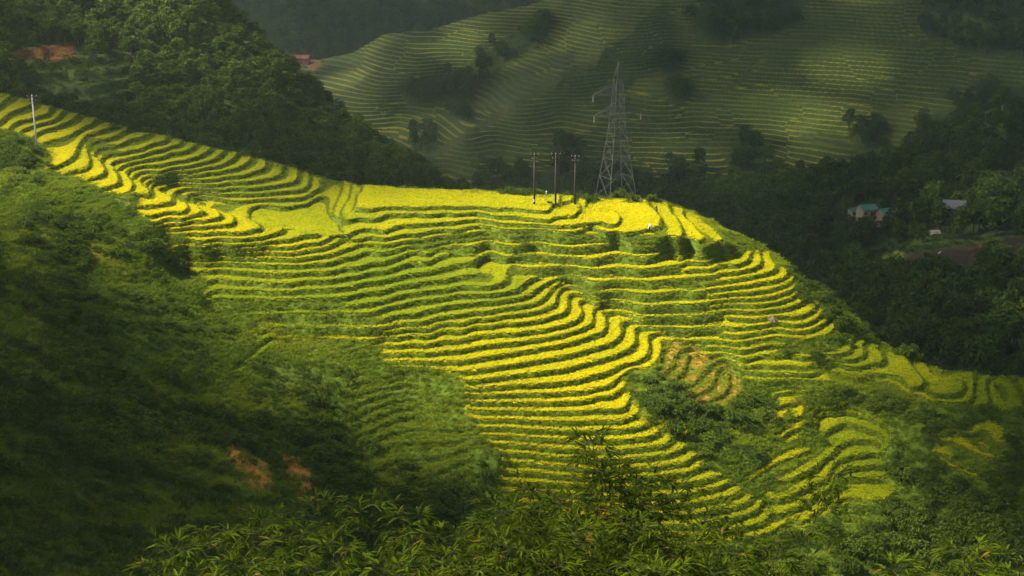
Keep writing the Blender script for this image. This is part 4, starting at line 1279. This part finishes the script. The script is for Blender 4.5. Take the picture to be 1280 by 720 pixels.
# ----------------------------------------------------------------- bamboo close to the camera
def bank_z(x, y): return -2.2 - .74 * y + .35 * math.sin(x * .9 + 1) + .25 * math.sin(y * 1.3)
by, bx = np.meshgrid(np.linspace(44, .5, 60), np.linspace(-26, 26, 70), indexing='ij')
bz = np.vectorize(bank_z)(bx, by) + .3 * fbm(bx / 1.5, by / 1.5, 3, 701)
tag(grid_mesh('near_bank', np.stack([bx, by, bz], -1), WILD_GROUND, dict(soil=bx * 0)), 'steep bank below the viewpoint', 'bank', kind='structure')

def bamboo_leaf_mat(name, c0, c1):
    m, nt, out = new_mat(name)
    g = nt.nodes.new('ShaderNodeNewGeometry')
    c = mixc(nt, g.outputs['Random Per Island'], c0, c1)
    hot = N(nt, 'ShaderNodeMath', operation='GREATER_THAN')
    sc = N(nt, 'ShaderNodeMath', operation='FRACT')
    mu = N(nt, 'ShaderNodeMath', operation='MULTIPLY')
    nt.links.new(g.outputs['Random Per Island'], mu.inputs[0]); mu.inputs[1].default_value = 37.7
    nt.links.new(mu.outputs[0], sc.inputs[0]); nt.links.new(sc.outputs[0], hot.inputs[0]); hot.inputs[1].default_value = .985
    leaf_shader(nt, out, mixc(nt, hot.outputs[0], c, (.32, .17, .04)), .34, .6, .07)
    return m
BAMBOO_LEAF = bamboo_leaf_mat('bamboo_leaves', (.010, .026, .002), (.15, .205, .008))
CULM_M = plain_mat('bamboo_culm', (.06, .07, .02), .7, .1, .3, 4.0)

def long_leaf(v, f, base, d, L, W, droop):
    d = d.normalized()
    s = d.cross(Vector((0, 0, 1)))
    if s.length < .05: s = Vector((1, 0, 0))
    s = (s.normalized() + rand_dir() * .35).normalized()
    k = len(v)
    n = s.cross(d).normalized()
    pts = [base, base + d * L * .3 - n * 0, base + d * L * .68, base + d * L]
    for i, p in enumerate(pts):
        pts[i] = p - Vector((0, 0, droop * L * (i / 3) ** 2))
    fold = n * W * .18
    v += [pts[0], pts[1] + s * W * .5 + fold, pts[1], pts[1] - s * W * .5 + fold, pts[2] + s * W * .36 + fold, pts[2], pts[2] - s * W * .36 + fold, pts[3]]
    f += [(k, k + 2, k + 1), (k, k + 3, k + 2), (k + 1, k + 2, k + 5, k + 4), (k + 2, k + 3, k + 6, k + 5), (k + 4, k + 5, k + 7), (k + 5, k + 6, k + 7)]

def bamboo(u, v, Y, base_dx, base_dy, label, nbranch=26, group=None, leaf=.195, top_frac=.5, sway=(0, 0), thick=.022, reach=.95, name='bamboo_plant'):
    tip = Vector(at_depth(u, v, Y))
    bx_, by_ = tip.x + base_dx, tip.y + base_dy
    base = Vector((bx_, by_, bank_z(bx_, by_) - .2))
    root = empty(name, tuple(base))
    tag(root, label, 'bamboo', group)
    H = (tip - base)
    ctl = Vector((H.x * .05, H.y * .05, H.z * .75))
    pts = []
    for i in range(25):
        t = i / 24
        pts.append(ctl * 2 * t * (1 - t) + H * t * t + Vector((0, 0, .25 * math.sin(math.pi * t))))
    rad = []
    for i in range(25): rad.append(thick * (1 - .85 * i / 24) * (1.18 if i % 2 == 0 else 1.0))
    culm = MB().tube([tuple(p) for p in pts], rad, 7)
    v_, f_ = [], []
    for b in range(nbranch):
        t = 1 - top_frac * (b / nbranch) ** 1.05
        i = min(23, int(t * 24)); p = pts[i].lerp(pts[i + 1], t * 24 - i)
        a = b * 2.4 + random.uniform(-.6, .6)
        L = reach * (.30 + .9 * (1 - t) / top_frac) * random.uniform(.7, 1.2)
        d = Vector((math.cos(a), math.sin(a), random.uniform(.25, .75))).normalized()
        q = [p]
        for s in range(1, 5):
            q.append(p + d * L * s / 4 - Vector((0, 0, .35 * L * (s / 4) ** 2)))
        culm.tube([tuple(x) for x in q], [.006, .005, .004, .003, .002], 4, 0, False)
        for s in range(1, 5):
            for tw in range(2 if s < 4 else 1):
                e = q[s]
                dd = ((q[s] - q[s - 1]).normalized() + rand_dir() * (.8 if s < 4 else .2)).normalized()
                end = e + dd * random.uniform(.08, .22)
                culm.tube([tuple(e), tuple(end)], [.003, .0015], 3, 0, False)
                nl = random.randint(4, 7)
                for k in range(nl):
                    ang = (k - (nl - 1) / 2) * .42
                    side = dd.cross(Vector((0, 0, 1))).normalized() if abs(dd.z) < .95 else Vector((1, 0, 0))
                    ld = (dd * math.cos(ang) + side * math.sin(ang) + rand_dir() * .22 + Vector((0, 0, .12))).normalized()
                    long_leaf(v_, f_, end - dd * .04 * k / nl, ld, leaf * random.uniform(.65, 1.2), leaf * random.uniform(.13, .18), random.uniform(.1, .45))
    culm.build('culm', CULM_M, root, True)
    link(bpy.data.objects.new('leaf_sprays', mesh_from('leaf_sprays', v_, f_, [BAMBOO_LEAF])), root)

LB, CB = 'bamboo mass at bottom centre left', 'bamboo mass at bottom centre'
bamboo(733, 552, 18.5, 1.0, .8, 'tallest bamboo whose leafy tip rises before the golden rows', 24, None, .2, .42, thick=.024, reach=.7)
for (u, v, Y) in ((215, 690, 17), (268, 662, 18), (330, 650, 19), (395, 634, 20), (452, 632, 19), (510, 650, 18), (556, 672, 17), (300, 707, 16), (420, 690, 16.5), (490, 712, 16), (360, 677, 17.5), (250, 727, 15.5), (580, 712, 16)):
    bamboo(u, v, Y, random.uniform(-.8, .8), random.uniform(.2, 1.2), 'arching dark green bamboo in the leafy mass left of the tallest bamboo', 19, LB)
for (u, v, Y) in ((628, 640, 18), (668, 614, 19), (700, 624, 18), (760, 592, 19), (800, 604, 18.5), (842, 610, 19), (880, 642, 18), (910, 684, 17), (640, 684, 16.5), (720, 667, 16.5), (790, 657, 17), (850, 682, 16.5), (690, 712, 16), (760, 712, 16), (830, 717, 15.5), (895, 717, 16)):
    bamboo(u, v, Y, random.uniform(-.8, .8), random.uniform(.2, 1.2), 'arching bright green bamboo in the leafy mass under the tallest bamboo', 27, CB)
bamboo(1036, 592, 21, -.5, .3, 'thin sparse bamboo sapling with a bare pale stem before the lower ledges', 13, None, .2, .38, thick=.018, reach=.5)
bamboo(965, 700, 18, .4, .4, 'short bamboo sprig just left of the thin sapling', 16, None, .2, .5, reach=.6)
bamboo(1120, 712, 17, .3, .4, 'small bamboo sprig at the bottom edge under the dark bushes', 16, None, .2, .5, reach=.6)
bamboo(1205, 690, 17, .3, .4, 'bamboo sprig rising at the bottom right corner', 14, None, .2, .5, reach=.6)
bamboo(1272, 700, 16, .3, .4, 'bamboo sprig cut off by the right edge at the bottom corner', 18, None, .2, .5, reach=.7)
# ----------------------------------------------------------------- unseen cloud added overhead, its gaps shaped to light chosen slopes
SUN_DIR = Vector((-.68, .06, .73)).normalized()
ZC = 330.0
LIT_UV = pl("-120,90 60,125 300,185 560,230 830,244 930,295 1010,340 1050,400 1012,445 975,500 962,570 930,622 880,640 800,650 700,610 640,560 600,490 470,430 330,392 235,335 168,268 72,195 -120,150")
lit_w = []
for u_, v_ in LIT_UV:
    q = ground_at(u_, v_)
    lit_w.append((q[0], q[1]))
def cloud_cover(x, y):
    """how much cloud to place between the sun and the ground point (x, y, about -65)"""
    d = sdist(lit_w, x, y)
    c = 1 - smooth(d, -26, 4)
    # holes opened to brighten the far mountain, hill, gully, knoll and bamboo
    far = smooth(y, 560, 700)
    c = np.where(c > .5, c * (1 - far * (.21 + .03 * smooth(fbm(x / 90, y / 90, 3, 801), 0, .2) * (1 - smooth(x, 20, 120))) * (1 - .35 * smooth(x, 60, 200))), c)
    hill = smooth(-x, 20, 70) * smooth(y, 330, 370) * (1 - smooth(y, 480, 600))
    c = c * (1 - .78 * hill) * (1 - .66 * smooth(-x, -10, 10) * (1 - smooth(y, 235, 260)) * smooth(y, 140, 165))
    c = c * (1 - .44 * smooth(x, 70, 120) * smooth(y, 300, 340) * (1 - smooth(y, 500, 620)))
    c = c * (1 - .72 * np.exp(-((x - 62) / 22) ** 2 - ((y - 198) / 20) ** 2))
    near = np.exp(-((x / 62) ** 2 + ((y - 8) / 46) ** 2))
    return c * (1 - np.clip(1.3 * near, 0, .86))
def icosphere():
    bm_ = bpy.data.meshes.new('tmp')
    import bmesh
    b = bmesh.new(); bmesh.ops.create_icosphere(b, subdivisions=2, radius=1.0)
    v = np.array([q.co for q in b.verts]); f = np.array([[w.index for w in q.verts] for q in b.faces])
    b.free(); bpy.data.meshes.remove(bm_)
    return v, f
iv, jf = icosphere()
puffs = []
step_c = 24.0
off = np.array([SUN_DIR.x, SUN_DIR.y]) * (ZC + 65) / SUN_DIR.z
for gx_ in np.arange(-1000, 1000, step_c):
    for gy_ in np.arange(-320, 1750, step_c):
        x, y = gx_ + random.uniform(-5, 5), gy_ + random.uniform(-5, 5)
        c = float(cloud_cover(np.array([x]), np.array([y]))[0])
        if (round(gx_ / step_c) * .754878 + round(gy_ / step_c) * .569840) % 1.0 < c:
            puffs.append((x + off[0], y + off[1], ZC + random.uniform(-10, 14), random.uniform(15, 24)))
pv, pf = [], []
for k, (x, y, z, r) in enumerate(puffs):
    bump = 1 + .28 * (2 * fbm(iv[:, 0] * 1.7 + k, iv[:, 1] * 1.7 + iv[:, 2] * 1.3, 2, 11))
    pv.append(iv * (bump * r)[:, None] * np.array([1, 1, .55]) + np.array([x, y, z]))
    pf.append(jf + k * len(iv))
me = bpy.data.meshes.new('shade_clouds')
V_, F_ = np.concatenate(pv), np.concatenate(pf)
me.vertices.add(len(V_)); me.vertices.foreach_set('co', V_.astype(np.float32).ravel())
me.loops.add(len(F_) * 3); me.loops.foreach_set('vertex_index', F_.astype(np.int32).ravel())
me.polygons.add(len(F_)); me.polygons.foreach_set('loop_start', (np.arange(len(F_)) * 3).astype(np.int32))
me.polygons.foreach_set('use_smooth', np.ones(len(F_), bool))
me.update(calc_edges=True)
cm, cnt, cout = new_mat('cloud')
principled(cnt, cout, (.85, .86, .88), 1.0, 0.0)
me.materials.append(cm)
shade_clouds = link(bpy.data.objects.new('shade_clouds', me))
tag(shade_clouds, 'unseen cloud layer added above the valley, gapped to shape the sunlight', 'shade_clouds', kind='stuff')
print('cloud puffs', len(puffs))

# ----------------------------------------------------------------- air
hz = MB().box((0, 1500, -64), (6000, 4000, 252)).build('haze', [])
hm_ = bpy.data.materials.new('haze')
hm_.use_nodes = True
hn = hm_.node_tree
hn.nodes.clear()
ho = hn.nodes.new('ShaderNodeOutputMaterial')
pvn = hn.nodes.new('ShaderNodeVolumePrincipled')
pvn.inputs['Color'].default_value = (.24, .30, .25, 1)
pvn.inputs['Density'].default_value = HAZE
pvn.inputs['Anisotropy'].default_value = .2
hn.links.new(pvn.outputs[0], ho.inputs['Volume'])
hz.data.materials.append(hm_)
tag(hz, 'thin pale haze filling the valley', 'haze', kind='stuff')
# ----------------------------------------------------------------- camera, light, air
cam = bpy.data.cameras.new('camera')
cam.sensor_width = 36.0
cam.lens = 36.0 * FPX / 1280.0
cam.clip_start, cam.clip_end = 0.5, 6000
co = link(bpy.data.objects.new('camera', cam))
co.rotation_euler = (math.radians(90) - PITCH, 0, 0)
scene.camera = co

sun = bpy.data.lights.new('sun', 'SUN')
sun.energy = 4.6
sun.angle = math.radians(4.0)
sun.color = (1.0, .95, .82)
so = link(bpy.data.objects.new('sun', sun))
so.rotation_euler = SUN_DIR.to_track_quat('Z', 'Y').to_euler()
w = bpy.data.worlds.new('World')
scene.world = w
w.use_nodes = True
nt = w.node_tree
nt.nodes.clear()
wo = nt.nodes.new('ShaderNodeOutputWorld')
bg = nt.nodes.new('ShaderNodeBackground')
sky = nt.nodes.new('ShaderNodeTexSky')
sky.sky_type = 'NISHITA'
sky.sun_disc = False
sky.sun_elevation = math.asin(SUN_DIR.z)
sky.sun_rotation = math.atan2(SUN_DIR.x, SUN_DIR.y)
sky.altitude = 1200
sky.air_density = .7
sky.dust_density = 6.0
sky.ozone_density = .2
nt.links.new(sky.outputs[0], bg.inputs[0])
bg.inputs[1].default_value = SKY_STR
nt.links.new(bg.outputs[0], wo.inputs[0])

scene.view_settings.view_transform = 'Standard'
scene.view_settings.look = 'None'
scene.view_settings.exposure = EXPOSURE
scene.view_settings.gamma = 1.0
scene.view_settings.use_white_balance = True
scene.view_settings.white_balance_temperature = 7200
scene.view_settings.use_curve_mapping = False
cy = scene.cycles
cy.max_bounces = 5
cy.diffuse_bounces = 2
cy.glossy_bounces = 1
cy.transmission_bounces = 3
cy.volume_bounces = 0
cy.transparent_max_bounces = 4
cy.use_denoising = True
cy.use_adaptive_sampling = True
cy.adaptive_threshold = 0.004
cy.denoiser = 'OPENIMAGEDENOISE'
cy.caustics_reflective = cy.caustics_refractive = False
scene.render.engine = 'CYCLES'
